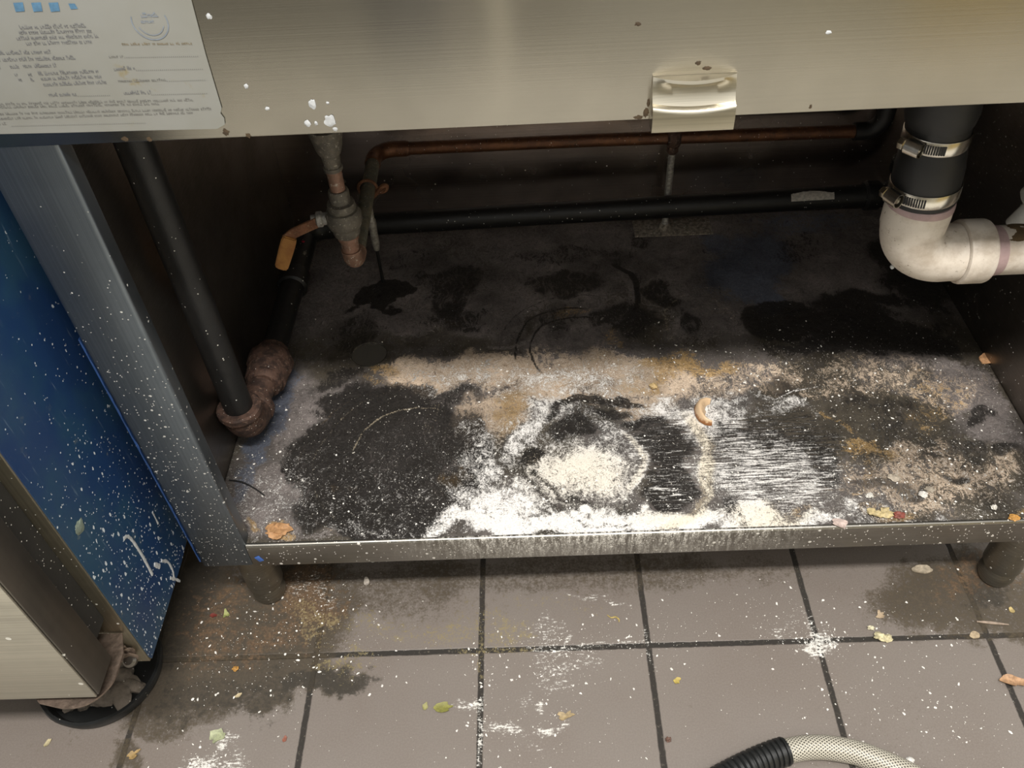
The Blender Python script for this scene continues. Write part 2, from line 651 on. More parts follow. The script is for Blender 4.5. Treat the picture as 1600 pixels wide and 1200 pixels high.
D.spot('yellow', 690, 985, 70, 34, .42, .6, .9)
D.spot('yellow', 790, 985, 50, 30, .45, .6, .9)
D.spot('yellow', 530, 1035, 60, 22, .45, .6, .9)
D.spot('yellow', 480, 970, 60, 34, .45, .6, .9)
D.spot('yellow', 860, 940, 90, 22, .3, .6, .9)
D.line('yellow', [(753, 990), (753, 1060)], .005, .42)
D.line('yellow', [(710, 1018), (830, 1014)], .004, .42)
# flour: dusted patches, smears and the drifts in the joints
D.spot('flour', 490, 918, 55, 22, .30, .8, .9)
D.spot('flour', 1262, 1000, 22, 12, .55, .8, .9)
D.spot('flour', 1272, 990, 40, 20, .25, .9, .9)
D.spot('flour', 1220, 975, 40, 14, .30, .9, .8)
D.spot('flour', 890, 1030, 60, 26, .38, .9, 1.0)
D.spot('flour', 850, 1000, 40, 24, .33, .8, 1.0)
D.spot('flour', 880, 1065, 45, 22, .36, .8, 1.0)
D.spot('flour', 330, 1190, 40, 20, .55, .7, .9)
D.spot('flour', 740, 1100, 16, 16, .55, .7, .9)
D.spot('flour', 775, 1140, 30, 14, .42, .7, .9)
D.spot('flour', 835, 1115, 22, 14, .5, .7, .9)
D.spot('flour', 825, 1150, 25, 20, .3, .7, .9)
for a, b in (((835, 1030), (850, 990)), ((850, 1040), (895, 990)), ((725, 1110), (745, 1092)), ((935, 935), (990, 945)), ((880, 930), (935, 928)), ((1210, 970), (1225, 990)), ((1258, 1005), (1270, 1030))):
    D.line('flour', [a, b], .0028, .42, soft=.9, warp=.5)
D.line('flour', [(820, 1013), (1010, 1007)], .003, .42, soft=.9)
D.line('flour', [(751, 1090), (748, 1198)], .003, .48, soft=.9)
D.line('flour', [(1008, 980), (1020, 1060)], .003, .38, soft=.9)
D.line('flour', [(1264, 970), (1283, 1025)], .003, .42, soft=.9)
D.L['flour'] = np.clip(D.L['flour'] + .10 * sstep(.5, .8, fbm(FX, FY, 14, 4, 5)), 0, 1)
D.L['grime'] = np.clip(D.L['grime'] + .18 * sstep(.45, .8, fbm(FX, FY, 9, 4, 15)), 0, 1)
paint(fme, 'dirt_a', [D.L['grime'], D.L['flour'], D.L['rust'], D.L['yellow']])
paint(fme, 'dirt_shade_b', [D.L['dark'], D.L['dark'] * 0, D.L['dark'] * 0, D.L['dark'] * 0 + 1])
# the rest of the kitchen floor around the finely meshed part
bmf = bmesh.new()
bmf.from_mesh(fme)
x0, x1, y0, y1 = xs[0], xs[-1], ys[0], ys[-1]
for (a, b, c, d) in ((-2.4, 2.4, -2.2, y0), (-2.4, x0, y0, y1), (x1, 2.4, y0, y1), (-2.4, 2.4, y1, 1.3)):
    bmf.faces.new([bmf.verts.new(p) for p in ((a, c, 0), (b, c, 0), (b, d, 0), (a, d, 0))])
bmf.to_mesh(fme)
bmf.free()


def floor_mat():
    t = NT('grey_quarry_tile')
    s = t.sep()
    u = t.math('DIVIDE', t.math('SUBTRACT', s[0], TX), TS)
    v = t.math('DIVIDE', t.math('SUBTRACT', s[1], TY), TS)
    wob = t.math('MULTIPLY', t.math('SUBTRACT', t.noise(70, 3), .5), .012)

    def edge(w):
        fr = t.math('FRACT', t.math('ADD', w, wob))
        return t.math('MINIMUM', fr, t.math('SUBTRACT', 1.0, fr))
    e = t.math('MINIMUM', edge(u), edge(v))
    grout = t.rng(e, .013, .021, 1, 0)
    cell = t.n('ShaderNodeTexWhiteNoise', noise_dimensions='2D')
    cv = t.n('ShaderNodeCombineXYZ')
    t.l(t.math('FLOOR', u), cv.inputs[0]); t.l(t.math('FLOOR', v), cv.inputs[1])
    t.l(cv.outputs[0], cell.inputs['Vector'])
    big = t.noise(5, 3, .6)
    fine = t.noise(520, 3, .7)
    col = t.mix(cell.outputs['Value'], (.20, .174, .153), (.182, .156, .137))
    col = t.mix(t.math('MULTIPLY', t.rng(big, .4, .7), .6), col, (.158, .128, .108))
    col = t.mix(t.math('MULTIPLY', t.rng(fine, .35, .7), .45), col, (.245, .218, .193))
    gc = t.mix(t.rng(t.noise(260, 4, .7), .55, .7), (.028, .024, .020), (.11, .095, .075))
    col = t.mix(grout, col, gc)
    gr, fl, ru, ye = t.attr('dirt_a')
    dk = t.attr('dirt_shade_b')[0]
    n1 = t.rng(t.noise(120, 6, .72), .3, .7, smooth=False)
    n2 = t.rng(t.noise(330, 5, .75), .32, .68, smooth=False)
    ns = t.rng(t.noise(1.0, 5, .7, t.vmap((90, 420, 1), rot=(0, 0, -.75))), .32, .68, smooth=False)

    def cover(m, n, w=.2):
        inv = t.math('SUBTRACT', 1.0, m)
        return t.math('MULTIPLY', t.rng(n, t.math('SUBTRACT', inv, w), t.math('ADD', inv, w)), t.rng(m, 0.02, .12))
    brown = t.mix(t.math('MULTIPLY', t.math('ADD', n1, n2), .5), (.018, .013, .008), (.10, .077, .047))
    col = t.mix(t.math('MULTIPLY', cover(gr, t.math('MULTIPLY', t.math('ADD', n1, n2), .5), .3), .9), col, brown)
    col = t.mix(t.math('MULTIPLY', cover(dk, n1, .3), .8), col, (.030, .026, .020))
    col = t.mix(t.math('MULTIPLY', cover(ru, n1, .3), .75), col, t.mix(n2, (.06, .032, .014), (.24, .15, .085)))
    yl = cover(ye, t.math('MULTIPLY', t.math('ADD', n2, n1), .5), .12)
    col = t.mix(t.math('MULTIPLY', yl, .75), col, (.27, .22, .11))
    fm = cover(fl, t.math('MULTIPLY', t.math('ADD', n2, ns), .5), .12)
    col = t.mix(t.math('MULTIPLY', fm, .9), col, (.74, .72, .67))
    rough = t.fmix(t.math('MAXIMUM', fm, t.math('MAXIMUM', grout, t.math('MULTIPLY', gr, .6))), t.fmix(big, .32, .45), .85)
    h = t.math('SUBTRACT', t.math('MULTIPLY', fine, .08), t.math('MULTIPLY', grout, 1.0))
    t.bump(h, .5, .0015)
    return t.out(col, rough, 0.0, .45)


floor = link_mesh('floor', fme, floor_mat(), smooth=False)
tag(floor, kind='structure')


def wall_mat(name, col):
    t = NT(name)
    n = t.noise(4, 4, .6)
    return t.out(t.mix(n, col, tuple(c * .7 for c in col)), .5)


tag(obj('wall_back', B(-2.4, 2.4, 1.24, 1.3, 0, 2.6), wall_mat('kitchen_wall', (.35, .33, .30))), kind='structure')


def reflector_mat():
    t = NT('reflector_bands')
    x = t.sep()[0]
    r = t.n('ShaderNodeValToRGB')
    t.l(t.rng(x, -1.37, 1.37, 0, 1, smooth=False), r.inputs[0])
    stops = ((-2.0, (.22, .21, .19)), (-.95, (.24, .23, .20)), (-.66, (.22, .21, .18)), (-.62, (.015, .015, .015)), (-.40, (.015, .015, .015)), (-.36, (.22, .20, .17)), (-.225, (.24, .22, .18)),
             (-.21, (.95, .92, .80)), (-.165, (.95, .92, .80)), (-.15, (.25, .23, .19)), (.30, (.40, .38, .31)), (.80, (.62, .59, .48)), (1.15, (.55, .50, .36)), (1.3, (.62, .48, .18)), (2.0, (.60, .46, .16)))
    e = r.color_ramp.elements
    e[0].position, e[0].color = 0, stops[0][1] + (1,)
    e[1].position, e[1].color = 1, stops[-1][1] + (1,)
    for p, c in stops[1:-1]:
        q = e.new((p + 2) / 4)
        q.color = c + (1,)
    return t.out(r.outputs[0], .5)


tag(obj('reflector_wall', B(-2.4, 2.4, -.51, -.45, 0, .92), reflector_mat()), kind='structure')  # added unseen wall; its colour bands exist to reflect in the front panel

# ------------------------------------------------------------------ steel sink table
ZS = 0.165           # top of the lower shelf
YF = 0.54            # front plane
XL, XR = -.383, .598  # outer sides
table = thing('sink_table', (.1, .8, 0), 'stainless steel sink table with a dirty lower shelf and deep front panel', 'table')


def uv_xz(bm):
    uvl = bm.loops.layers.uv.new('UVMap')
    for f in bm.faces:
        for l in f.loops: l[uvl].uv = (l.vert.co.z, l.vert.co.x)
    return bm


ap = B(XL + .0, XR, YF - .0005, YF + .022, .660, .845, .0012)
obj('front_panel', uv_xz(ap), M['apron'], table)
bm = bmesh.new()
box(bm, XL, XR, YF - .004, 1.16, .846, .862, .002)
obj('worktop', uv_xz(bm), M['apron'], table)
bm = bmesh.new()      # sink bowl underside closing the cupboard from above
box(bm, XL + .014, XR - .014, YF + .03, 1.139, .672, .684)
obj('sink_underside', bm, M['side'], table)
for s, (xa, xb) in ((0, (XL, XL + .058)), (1, (XR - .058, XR))):
    bm = bmesh.new()
    pr = bm
    # L-shaped pressed steel post: face and inner return
    box(bm, xa, xb, YF, YF + .020, .127, .69, .0036, 5)
    obj('post', bm, M['post'], table)
for xa, xb, ya in ((XL, XL + .04, 1.147), (XR - .04, XR, 1.147)):
    obj('post', B(xa, xb, ya, ya + .013, .127, .845, .001), M['post'], table)
prof = [(YF + .0042, .1285), (YF + .0012, .127), (YF + .0003, .1274), (YF, .1285)]
prof += [(YF + .0036 - .0036 * math.cos(a), ZS - .0022 + .0034 * math.sin(a)) for a in [math.radians(90 * k / 8) for k in range(9)]] + [(YF + .0046, ZS + .0012), (YF + .0046, ZS - .001)]
bm = bmesh.new()
ends = [[bm.verts.new((x, y, z)) for y, z in prof] for x in (XL + .058, XR - .058)]
n = len(prof)
for k in range(n):
    bm.faces.new((ends[0][k], ends[0][(k + 1) % n], ends[1][(k + 1) % n], ends[1][k]))
bm.faces.new(ends[0][::-1]); bm.faces.new(ends[1])
obj('front_rail', bm, M['bar'], table)
obj('back_panel', B(XL + .013, XR - .013, 1.140, 1.146, .127, .845), M['inner'], table)
obj('side_panel', B(XL, XL + .013, YF + .021, 1.1395, .127, .845), M['side'], table)
obj('side_panel', B(XR - .013, XR, YF + .021, 1.1395, .127, .845), M['side'], table)

HOLE = at(577, 553, 2, ZS)
HOLE_R = .0235
sx = np.arange(XL + .0135, XR - .0132, .0015)
sy = np.arange(YF + .0046, 1.1395, .0015)
sme, SX, SY = grid_mesh('shelf', sx, sy, ZS, (HOLE.x, HOLE.y, HOLE_R))
S = Dirt(SX, SY, ZS, ['flour', 'ochre', 'black', 'scratch', 'tan', 'blue', 'brown', 'cream', 'grey'])
# --- overall mottling
lo = fbm(SX, SY, 8, 5, 2)
mid = fbm(SX, SY, 24, 5, 4)
S.L['brown'] = .30 + .55 * sstep(.42, .66, lo)
S.L['black'] = .10 + .18 * sstep(.5, .75, mid)
# --- back half
for a in ((700, 440, 60, 26, .9, .35, .8), (880, 440, 80, 18, .9, .35, .7), (650, 410, 50, 16, .6, .5, .8), (1075, 500, 22, 30, .95, .4, .6), (870, 500, 20, 40, .8, .5, .6), (1250, 390, 60, 30, .7, .5, .8), (1000, 430, 24, 30, .6, .5, .7), (560, 520, 50, 30, .8, .5, .8)):
    S.spot('brown', *a)
    S.spot('black', a[0], a[1], a[2], a[3], a[4] * .62, a[5], a[6])
for k in range(7):
    S.line('cream', [(1085 + k * 9, 478 + (k * 13) % 17), (1120 + k * 8, 470 + k * 8), (1150 + k * 5, 490 + k * 5)], .0010, .34, soft=.9, warp=.3)
S.L['brown'] *= 1 - .55 * sstep(.82, .92, SY)  # brown thinned at the back, lightening the shaded half
S.L['grey'] = np.maximum(S.L['grey'], (.62 * sstep(.82, .95, SY)) * (.6 + .8 * fbm(SX, SY, 12, 4, 44)))  # paler grey laid over the back half to lift its shade
for a in ((690, 380, 130, 25, .75), (650, 470, 70, 40, .6), (820, 480, 60, 50, .85), (1010, 470, 60, 60, .85), (900, 440, 90, 22, .8), (740, 440, 60, 30, .75),
          (560, 560, 80, 50, .8), (660, 520, 80, 40, .6), (740, 540, 60, 20, .6), (1090, 520, 40, 30, .9), (1300, 430, 90, 30, .6)):
    S.spot('brown', *a, .5, .8)
for a in ((700, 480, 24, 22, .75, .5, .7), (720, 500, 60, 18, .6, .6, .8), (960, 500, 60, 20, .7, .5, .8),
          (1230, 500, 60, 34, .98, .3, .6), (1320, 510, 90, 34, .97, .3, .7), (1420, 530, 80, 26, .9, .5, .7), (1330, 545, 140, 16, .75, .5, .7),
          (1430, 420, 60, 60, .9, .5, .6), (1010, 375, 20, 20, .6, .5, .5), (1040, 460, 30, 18, .7, .5, .6), (1350, 470, 80, 16, .8, .5, .6), (900, 400, 130, 14, .5, .6, .8),
          (540, 590, 40, 20, .6, .5, .7), (700, 340, 300, 7, .6, .5, .4)):
    S.spot('black', *a)
for a in ((760, 490, 80, 36, .85), (650, 500, 70, 24, .75), (900, 540, 90, 34, .9), (920, 410, 170, 40, .65), (1060, 400, 60, 40, .75), (1090, 500, 55, 38, .8),
          (1310, 430, 85, 32, .85), (1150, 500, 50, 30, .7), (600, 400, 100, 40, .4), (1420, 560, 60, 20, .6), (1500, 600, 60, 50, .85), (1560, 660, 45, 60, .85), (1300, 370, 100, 15, .5)):
    S.spot('grey', *a, .4, .7)
for a in ((1165, 430, 60, 40, .95), (1120, 385, 30, 20, .7), (1190, 400, 60, 40, .9), (1210, 470, 30, 25, .9), (1250, 350, 100, 20, .5), (430, 640, 24, 40, .9), (400, 700, 26, 22, .9), (455, 600, 20, 20, .6), (960, 560, 26, 16, .4), (375, 760, 12, 50, .6)):
    S.spot('blue', *a, .4, .5)
S.ring('cream', 1118, 502, .070, .0022, .5, 110, 245)
S.ring('cream', 1118, 502, .073, .0018, .36, 20, 110)
S.ring('black', 900, 545, .085, .0018, .75, 70, 200)
S.ring('black', 900, 545, .064, .0018, .75, 60, 230)
S.ring('black', 905, 540, .108, .0016, .45, 60, 190)
S.ring('grey', 905, 460, .078, .007, 1.0, 280, 60)
S.ring('cream', 905, 460, .076, .0016, .3, 300, 60)
S.ring('cream', 780, 490, .072, .0016, .3, 250, 10)
S.ring('black', 905, 460, .086, .005, .85, 290, 60)
S.ring('grey', 780, 490, .07, .005, .7, 250, 20)
S.ring('cream', 1240, 610, .05, .003, .45, 60, 160)
S.spot('ochre', 890, 485, 26, 10, .45, .6, .8)
S.spot('ochre', 960, 530, 30, 18, .5, .7, .8)
S.spot('ochre', 700, 500, 20, 12, .3, .7, .8)
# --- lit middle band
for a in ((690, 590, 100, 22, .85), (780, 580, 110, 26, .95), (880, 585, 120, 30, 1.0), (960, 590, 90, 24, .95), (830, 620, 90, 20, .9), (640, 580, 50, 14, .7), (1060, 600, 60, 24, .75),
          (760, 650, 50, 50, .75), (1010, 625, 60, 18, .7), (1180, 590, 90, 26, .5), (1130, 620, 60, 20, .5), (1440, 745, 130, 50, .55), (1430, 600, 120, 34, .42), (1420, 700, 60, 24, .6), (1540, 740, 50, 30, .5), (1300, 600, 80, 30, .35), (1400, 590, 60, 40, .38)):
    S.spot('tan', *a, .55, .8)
for a in ((790, 628, 34, 18, .75), (785, 665, 16, 34, .6), (720, 750, 14, 18, .9), (735, 725, 12, 14, .7), (600, 585, 26, 12, .6), (1040, 575, 60, 16, .75), (1120, 580, 50, 14, .6),
          (1000, 600, 40, 8, .55), (950, 570, 30, 10, .4), (1340, 690, 34, 12, .6), (1370, 700, 30, 14, .45), (1460, 600, 40, 30, .36), (1440, 640, 30, 30, .3), (540, 755, 14, 10, .6),
          (435, 832, 18, 14, .9), (1395, 700, 30, 10, .5), (1060, 555, 20, 10, .5), (1390, 800, 50, 10, .5), (1240, 790, 20, 8, .5), (1590, 810, 20, 10, .6), (1020, 607, 10, 6, .8), (620, 600, 60, 10, .35), (395, 826, 10, 12, .7)):
    S.spot('ochre', *a, .6, .7)
for a in ((1440, 600, 120, 40, .62), (1350, 660, 70, 40, .9), (1370, 640, 60, 40, 1.0), (1450, 650, 40, 40, .9), (1260, 590, 70, 26, .8), (1480, 570, 80, 24, .8), (1470, 720, 110, 40, .3), (1560, 770, 60, 30, .6), (1280, 640, 40, 20, .7)):
    S.spot('brown', *a, .5, .6)
for a in ((1480, 745, 26, 12, .7), (1420, 760, 40, 10, .6), (1545, 655, 30, 20, .7), (1330, 630, 30, 20, .55), (1500, 700, 60, 8, .5), (1300, 730, 16, 26, .8), (1210, 600, 40, 16, .5), (1390, 655, 60, 26, .5), (1560, 715, 40, 8, .6), (1370, 750, 40, 12, .5), (680, 620, 80, 10, .6), (640, 600, 50, 8, .5)):
    S.spot('black', *a, .5, .8)
# --- left disc (black pan mark)
S.spot('black', 615, 715, 168, 104, .93, .2, .8)
S.ring('black', 640, 718, .108, .022, 1.0, 70, 300, warp=.4)
S.spot('black', 470, 730, 30, 26, .95, .3, .6)
S.spot('black', 530, 790, 70, 40, .75, .4, .8)
S.spot('black', 640, 810, 110, 26, .8, .4, .8)
S.spot('black', 560, 640, 60, 30, .85, .4, .7)
S.spot('black', 655, 715, 88, 72, .22, .15, .15, mode='cut')
S.spot('grey', 655, 715, 86, 70, .35, .2, .15)
S.ring('cream', 655, 718, .084, .0014, .70, 68, 178)
S.ring('ochre', 630, 718, .125, .0018, .38, 60, 250)
S.ring('cream', 640, 718, .115, .0014, .3, 100, 240)
S.ring('tan', 645, 722, .138, .012, .35, 40, 120)
for k in range(5):
    S.line('cream', [(672 + k * 5, 625 + k), (662 + k * 4, 680)], .0008, .3 - .03 * k, soft=.9, warp=.05)
# --- left front corner: bare grey-violet paint
S.spot('grey', 420, 780, 70, 70, .9, .35, .7)
S.spot('grey', 470, 640, 40, 50, .75, .4, .7)
S.spot('grey', 560, 830, 140, 16, .6, .5, .7)
S.spot('grey', 500, 605, 70, 24, .5, .5, .8)
S.spot('black', 445, 800, 16, 18, .4, .6, .9)
# --- centre disc (a pan's footprint in the flour)
for a in ((896, 627, 20, 6, .95, .4, .5), (950, 635, 40, 9, .85, .5, .6), (1000, 650, 30, 10, .8, .5, .6), (1025, 662, 16, 8, .7, .5, .6), (888, 674, 40, 20, .85, .5, .7), (925, 660, 40, 16, .6, .6, .8),
          (839, 722, 13, 17, .95, .35, .5), (1042, 715, 26, 18, .97, .5, .7), (1045, 757, 36, 20, .97, .4, .6), (1040, 690, 40, 40, .72, .5, .6), (1020, 670, 30, 20, .6, .5, .6), (1075, 735, 10, 30, .8, .5, .5),
          (970, 690, 40, 26, .35, .5, .6), (880, 645, 40, 12, .5, .5, .7), (1078, 690, 10, 16, .7, .5, .5), (905, 690, 60, 10, .5, .6, .8)):
    S.spot('black', *a)
S.line('black', [(843, 745), (860, 765), (885, 781), (918, 792)], .004, .62, soft=.9, warp=.5)
S.line('black', [(955, 796), (990, 793), (1030, 782)], .004, .5, soft=.9, warp=.5)
S.line('black', [(978, 770), (968, 795)], .002, .6, warp=.3)
S.ring('black', 952, 712, .098, .007, .85, 50, 150, warp=.5)
S.ring('black', 952, 714, .080, .024, .85, 290, 40, warp=.4)
S.ring('black', 945, 716, .093, .004, .5, 170, 290, warp=.5)
S.spot('scratch', 1040, 715, 52, 80, 1.0, .2, .3)
S.spot('scratch', 1215, 715, 118, 70, 1.0, .2, .3)
# --- right disc
for a in ((1150, 690, 55, 26, .85, .4, .7), (1160, 725, 60, 20, .85, .4, .7), (1240, 700, 70, 34, .72, .4, .7), (1225, 735, 80, 26, .75, .5, .8), (1290, 720, 26, 40, .8, .4, .6), (1148, 803, 22, 24, .8, .5, .9), (1170, 655, 60, 20, .5, .6, .8),
          (1180, 680, 110, 56, .5, .4, .7), (1140, 760, 30, 14, .6, .6, .8)):
    S.spot('black', *a)
S.ring('ochre', 1222, 715, .094, .004, .4, 300, 60, warp=.3)
# --- flour
for a in ((800, 822, 110, 20, .97, .5, .8), (790, 790, 60, 40, .72, .6, .9), (772, 740, 26, 50, .55, .6, .9), (930, 815, 150, 20, .92, .5, .7), (1050, 812, 100, 22, .92, .5, .7), (1000, 800, 90, 12, .7, .5, .7),
          (1200, 815, 90, 16, .8, .6, .8), (1180, 795, 40, 16, .85, .6, .8), (1260, 810, 70, 18, .65, .6, .9), (1100, 670, 34, 36, .6, .6, .8), (1120, 650, 50, 26, .66, .6, .8), (1065, 645, 50, 18, .62, .6, .8), (1010, 632, 60, 14, .6, .6, .8),
          (818, 690, 22, 50, .62, .6, .8), (850, 648, 60, 22, .56, .6, .8), (765, 690, 44, 50, .42, .7, .9), (1230, 640, 50, 18, .5, .6, .8), (1190, 735, 115, 62, .50, .5, .8), (1320, 800, 60, 18, .5, .7, .9),
          (1400, 812, 60, 10, .5, .7, .9), (1500, 808, 80, 10, .4, .7, .9), (705, 815, 50, 22, .6, .7, .9), (740, 775, 36, 20, .5, .7, .9), (600, 825, 100, 8, .3, .7, .9), (420, 780, 80, 60, .25, .6, .9), (880, 595, 140, 30, .42, .6, .8), (720, 590, 90, 20, .32, .6, .8), (1250, 750, 90, 40, .38, .6, .8)):
    S.spot('flour', *a)
S.spot('flour', 925, 712, 92, 84, .42, .25, .4)
S.spot('flour', 912, 742, 76, 42, .90, .8, .7)
S.spot('cream', 905, 745, 70, 38, .6, .8, .6)
S.ring('cream', 952, 714, .118, .010, .8, 285, 40, warp=.3)
S.ring('flour', 952, 714, .118, .009, .58, 280, 40, warp=.6)
S.ring('flour', 952, 714, .122, .012, .55, 200, 290, warp=.4)
S.spot('cream', 1200, 805, 60, 18, .7, .6, .7)
S.spot('cream', 1050, 800, 60, 14, .45, .6, .7)
S.ring('flour', 932, 716, .058, .006, .66, 290, 60, warp=.35)
S.ring('cream', 932, 716, .056, .005, .5, 290, 50, warp=.25)
S.ring('flour', 952, 714, .080, .022, .42, 290, 40, warp=.4, mode='cut')
S.ring('flour', 952, 712, .098, .006, .55, 50, 150, warp=.5, mode='cut')
S.ring('flour', 945, 716, .093, .003, .35, 170, 290, warp=.5, mode='cut')
for a in ((888, 672, 48, 20, .75, .6, .8), (896, 627, 22, 7, .7, .5, .5), (960, 637, 50, 10, .55, .6, .6), (839, 722, 12, 16, .95, .4, .5), (1042, 715, 22, 14, .7, .6, .7), (1045, 757, 34, 18, .6, .5, .6), (1000, 655, 30, 10, .5, .6, .6)):
    S.spot('flour', *a, mode='cut')
S.line('flour', [(843, 745), (860, 765), (885, 781), (918, 792)], .003, .5, warp=.5, mode='cut')
S.line('flour', [(955, 796), (990, 793)], .003, .4, warp=.5, mode='cut')
for a, b in (((1205, 720), (1250, 765)), ((1192, 718), (1242, 766)), ((1240, 610), (1280, 598)), ((1205, 625), (1245, 605)), ((1255, 715), (1252, 740)), ((1022, 765), (1052, 762)), ((1028, 772), (1056, 768))):
    S.line('flour', [a, b], .0012, .6, soft=.8, warp=.25)
# streaky, wiped flour: drift noise in two directions
wipe = fbm(SX * 1.0 + SY * .8, (SY - SX * .8) * .22, 150, 4, 31)
drift = fbm(SX, SY, 60, 5, 33)
diag = sstep(.08, .0, SX) * sstep(-.25, -.1, SX)
S.L['flour'] = np.clip(S.L['flour'] * (.62 + .80 * (drift * (1 - diag * .6) + wipe * diag * .6)), 0, 1)
S.L['flour'] = np.maximum(S.L['flour'], .15 * sstep(.8, .56, SY))
S.L['black'] = np.clip(S.L['black'] * (.88 + .40 * mid), 0, 1)
S.spot('black', 592, 462, 44, 27, 1.0, .1, .9)
paint(sme, 'dirt_a', [S.L['flour'], S.L['ochre'], S.L['black'], S.L['scratch']])
paint(sme, 'dirt_shade_b', [S.L['tan'], S.L['blue'], S.L['brown'], S.L['cream']])
paint(sme, 'dirt_lift_c', [S.L['grey'], S.L['grey'] * 0, S.L['grey'] * 0, S.L['grey'] * 0 + 1])
bms = bmesh.new()          # give the sheet its thickness: hem down at the hole
bms.from_mesh(sme)
rim = [e for e in bms.edges if e.is_boundary]
ret = bmesh.ops.extrude_edge_only(bms, edges=rim)
for v in ret['geom']:
    if isinstance(v, bmesh.types.BMVert): v.co.z -= .003
bms.to_mesh(sme)
bms.free()


def shelf_mat():
    t = NT('filthy_shelf_steel')
    fl, oc, bk, sc = t.attr('dirt_a')
    tn, bl, br, cr = t.attr('dirt_shade_b')
    gy = t.attr('dirt_lift_c')[0]
    warp = t.n('ShaderNodeVectorMath', operation='MULTIPLY_ADD')
    wn = t.n('ShaderNodeTexNoise')
    t.l(t.co, wn.inputs['Vector']); wn.inputs['Scale'].default_value = 40; wn.inputs['Detail'].default_value = 3
    t.l(wn.outputs['Color'], warp.inputs[0]); warp.inputs[1].default_value = (.03, .03, 0)
    t.l(t.co, warp.inputs[2])
    wv = warp.outputs[0]
    n1 = t.rng(t.noise(70, 6, .75, wv), .3, .7, smooth=False)
    n2 = t.rng(t.noise(230, 6, .8, wv), .3, .7, smooth=False)
    n3 = t.rng(t.noise(620, 4, .8), .3, .7, smooth=False)
    nx = t.rng(t.noise(1.0, 5, .75, t.vmap((38, 470, 1), rot=(0, 0, -.03))), .32, .68, smooth=False)
    nq = t.rng(t.noise(1.0, 5, .75, t.vmap((300, 55, 1), rot=(0, 0, .75), src=wv)), .3, .7, smooth=False)

    def blend(*p):
        acc = None
        for w, n in p:
            q = t.math('MULTIPLY', n, w)
            acc = q if acc is None else t.math('ADD', acc, q)
        return t.rng(acc, .25, .75, smooth=False)
    nd = blend((.40, n1), (.38, n2), (.22, n3))
    ne = blend((.25, n1), (.30, n2), (.20, n3), (.25, nq))
    nf = blend((.18, n1), (.42, n2), (.40, n3))
    ndx = blend((.70, nx), (.30, n3))
    nfx = blend((.55, nx), (.20, n2), (.25, n3))

    def cover(m, n, w=.15):
        inv = t.math('SUBTRACT', 1.0, m)
        return t.math('MULTIPLY', t.rng(n, t.math('SUBTRACT', inv, w), t.math('ADD', inv, w)), t.rng(m, .02, .12))
    col = t.mix(n2, (.075, .065, .060), (.15, .132, .12))
    col = t.mix(t.math('MULTIPLY', cover(br, ne, .25), .85), col, t.mix(nf, (.022, .018, .012), (.085, .070, .046)))
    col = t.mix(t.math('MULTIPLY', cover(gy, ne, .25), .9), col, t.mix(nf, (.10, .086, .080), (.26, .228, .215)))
    col = t.mix(t.math('MULTIPLY', cover(bl, nd, .25), .8), col, t.mix(nf, (.045, .056, .085), (.12, .142, .19)))
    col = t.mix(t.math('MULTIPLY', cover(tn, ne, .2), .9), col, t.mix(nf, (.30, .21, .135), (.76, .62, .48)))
    col = t.mix(t.math('MULTIPLY', cover(oc, nd, .2), .8), col, t.mix(nf, (.13, .075, .025), (.52, .34, .14)))
    pep = t.math('MULTIPLY', t.rng(t.noise(170, 6, .8, wv), .585, .64), t.rng(n1, .3, .7))
    col = t.mix(t.math('MULTIPLY', pep, .85), col, (.018, .015, .012))
    vary = t.noise(13, 5, .65, wv)
    vm = t.n('ShaderNodeVectorMath', operation='SCALE')
    t.l(col, vm.inputs[0]); t.l(t.rng(vary, .32, .68, .50, 1.45, smooth=False), vm.inputs['Scale'])
    col = vm.outputs[0]
    nb = t.fmix(sc, ne, ndx)
    kb = cover(bk, nb, .16)
    col = t.mix(t.math('MULTIPLY', kb, .93), col, t.mix(nf, (.007, .0065, .006), (.036, .032, .029)))
    crm = t.math('MULTIPLY', cover(t.math('MULTIPLY', cr, .8), nf, .2), .55)
    col = t.mix(crm, col, (.50, .42, .30))
    nff = t.fmix(sc, blend((.22, n1), (.33, n2), (.30, n3), (.15, nq)), nfx)
    kf = t.math('MULTIPLY', cover(fl, nff, .24), t.rng(n3, .0, .5, .72, 1.0))
    white = t.mix(t.math('MULTIPLY', cr, .9), (.88, .85, .81), (.86, .76, .58))
    col = t.mix(kf, col, white)
    sp = t.math('MAXIMUM', t.specks(260, .035, .06, .30, wv), t.specks(560, .06, .1, .34))
    sp = t.math('MULTIPLY', sp, t.rng(t.sep()[1], .80, .95, 1, .15, smooth=False))
    col = t.mix(t.math('MULTIPLY', sp, .8), col, (.70, .66, .58))
    rough = t.fmix(t.math('MAXIMUM', kf, crm), t.fmix(kb, .55, .38), .95)
    h = t.math('ADD', t.math('MULTIPLY', kf, .8), t.math('MULTIPLY', n2, .5))
    t.bump(h, .7, .0015)
    return t.out(col, rough, 0.0, t.fmix(kb, .35, .16))


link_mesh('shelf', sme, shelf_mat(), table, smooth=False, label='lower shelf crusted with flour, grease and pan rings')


def leg(x, y, mat=M['leg']):
    bm = bmesh.new()
    lathe(bm, (x, y, .030), (0, 0, 1), [(0, .0215), (.002, .0225), (.1, .0225), (.1325, .0225)], 32)
    o = obj('leg', bm, mat, table)
    bm = bmesh.new()
    lathe(bm, (x, y, 0), (0, 0, 1), [(0, .013), (.003, .019), (.012, .0215), (.022, .0205), (.0295, .0185)], 32, .02)
    obj('foot', bm, M['leg'], o)


leg(-.345, .583)
leg(.565, .575)
leg(-.345, 1.10)
leg(.565, 1.10)

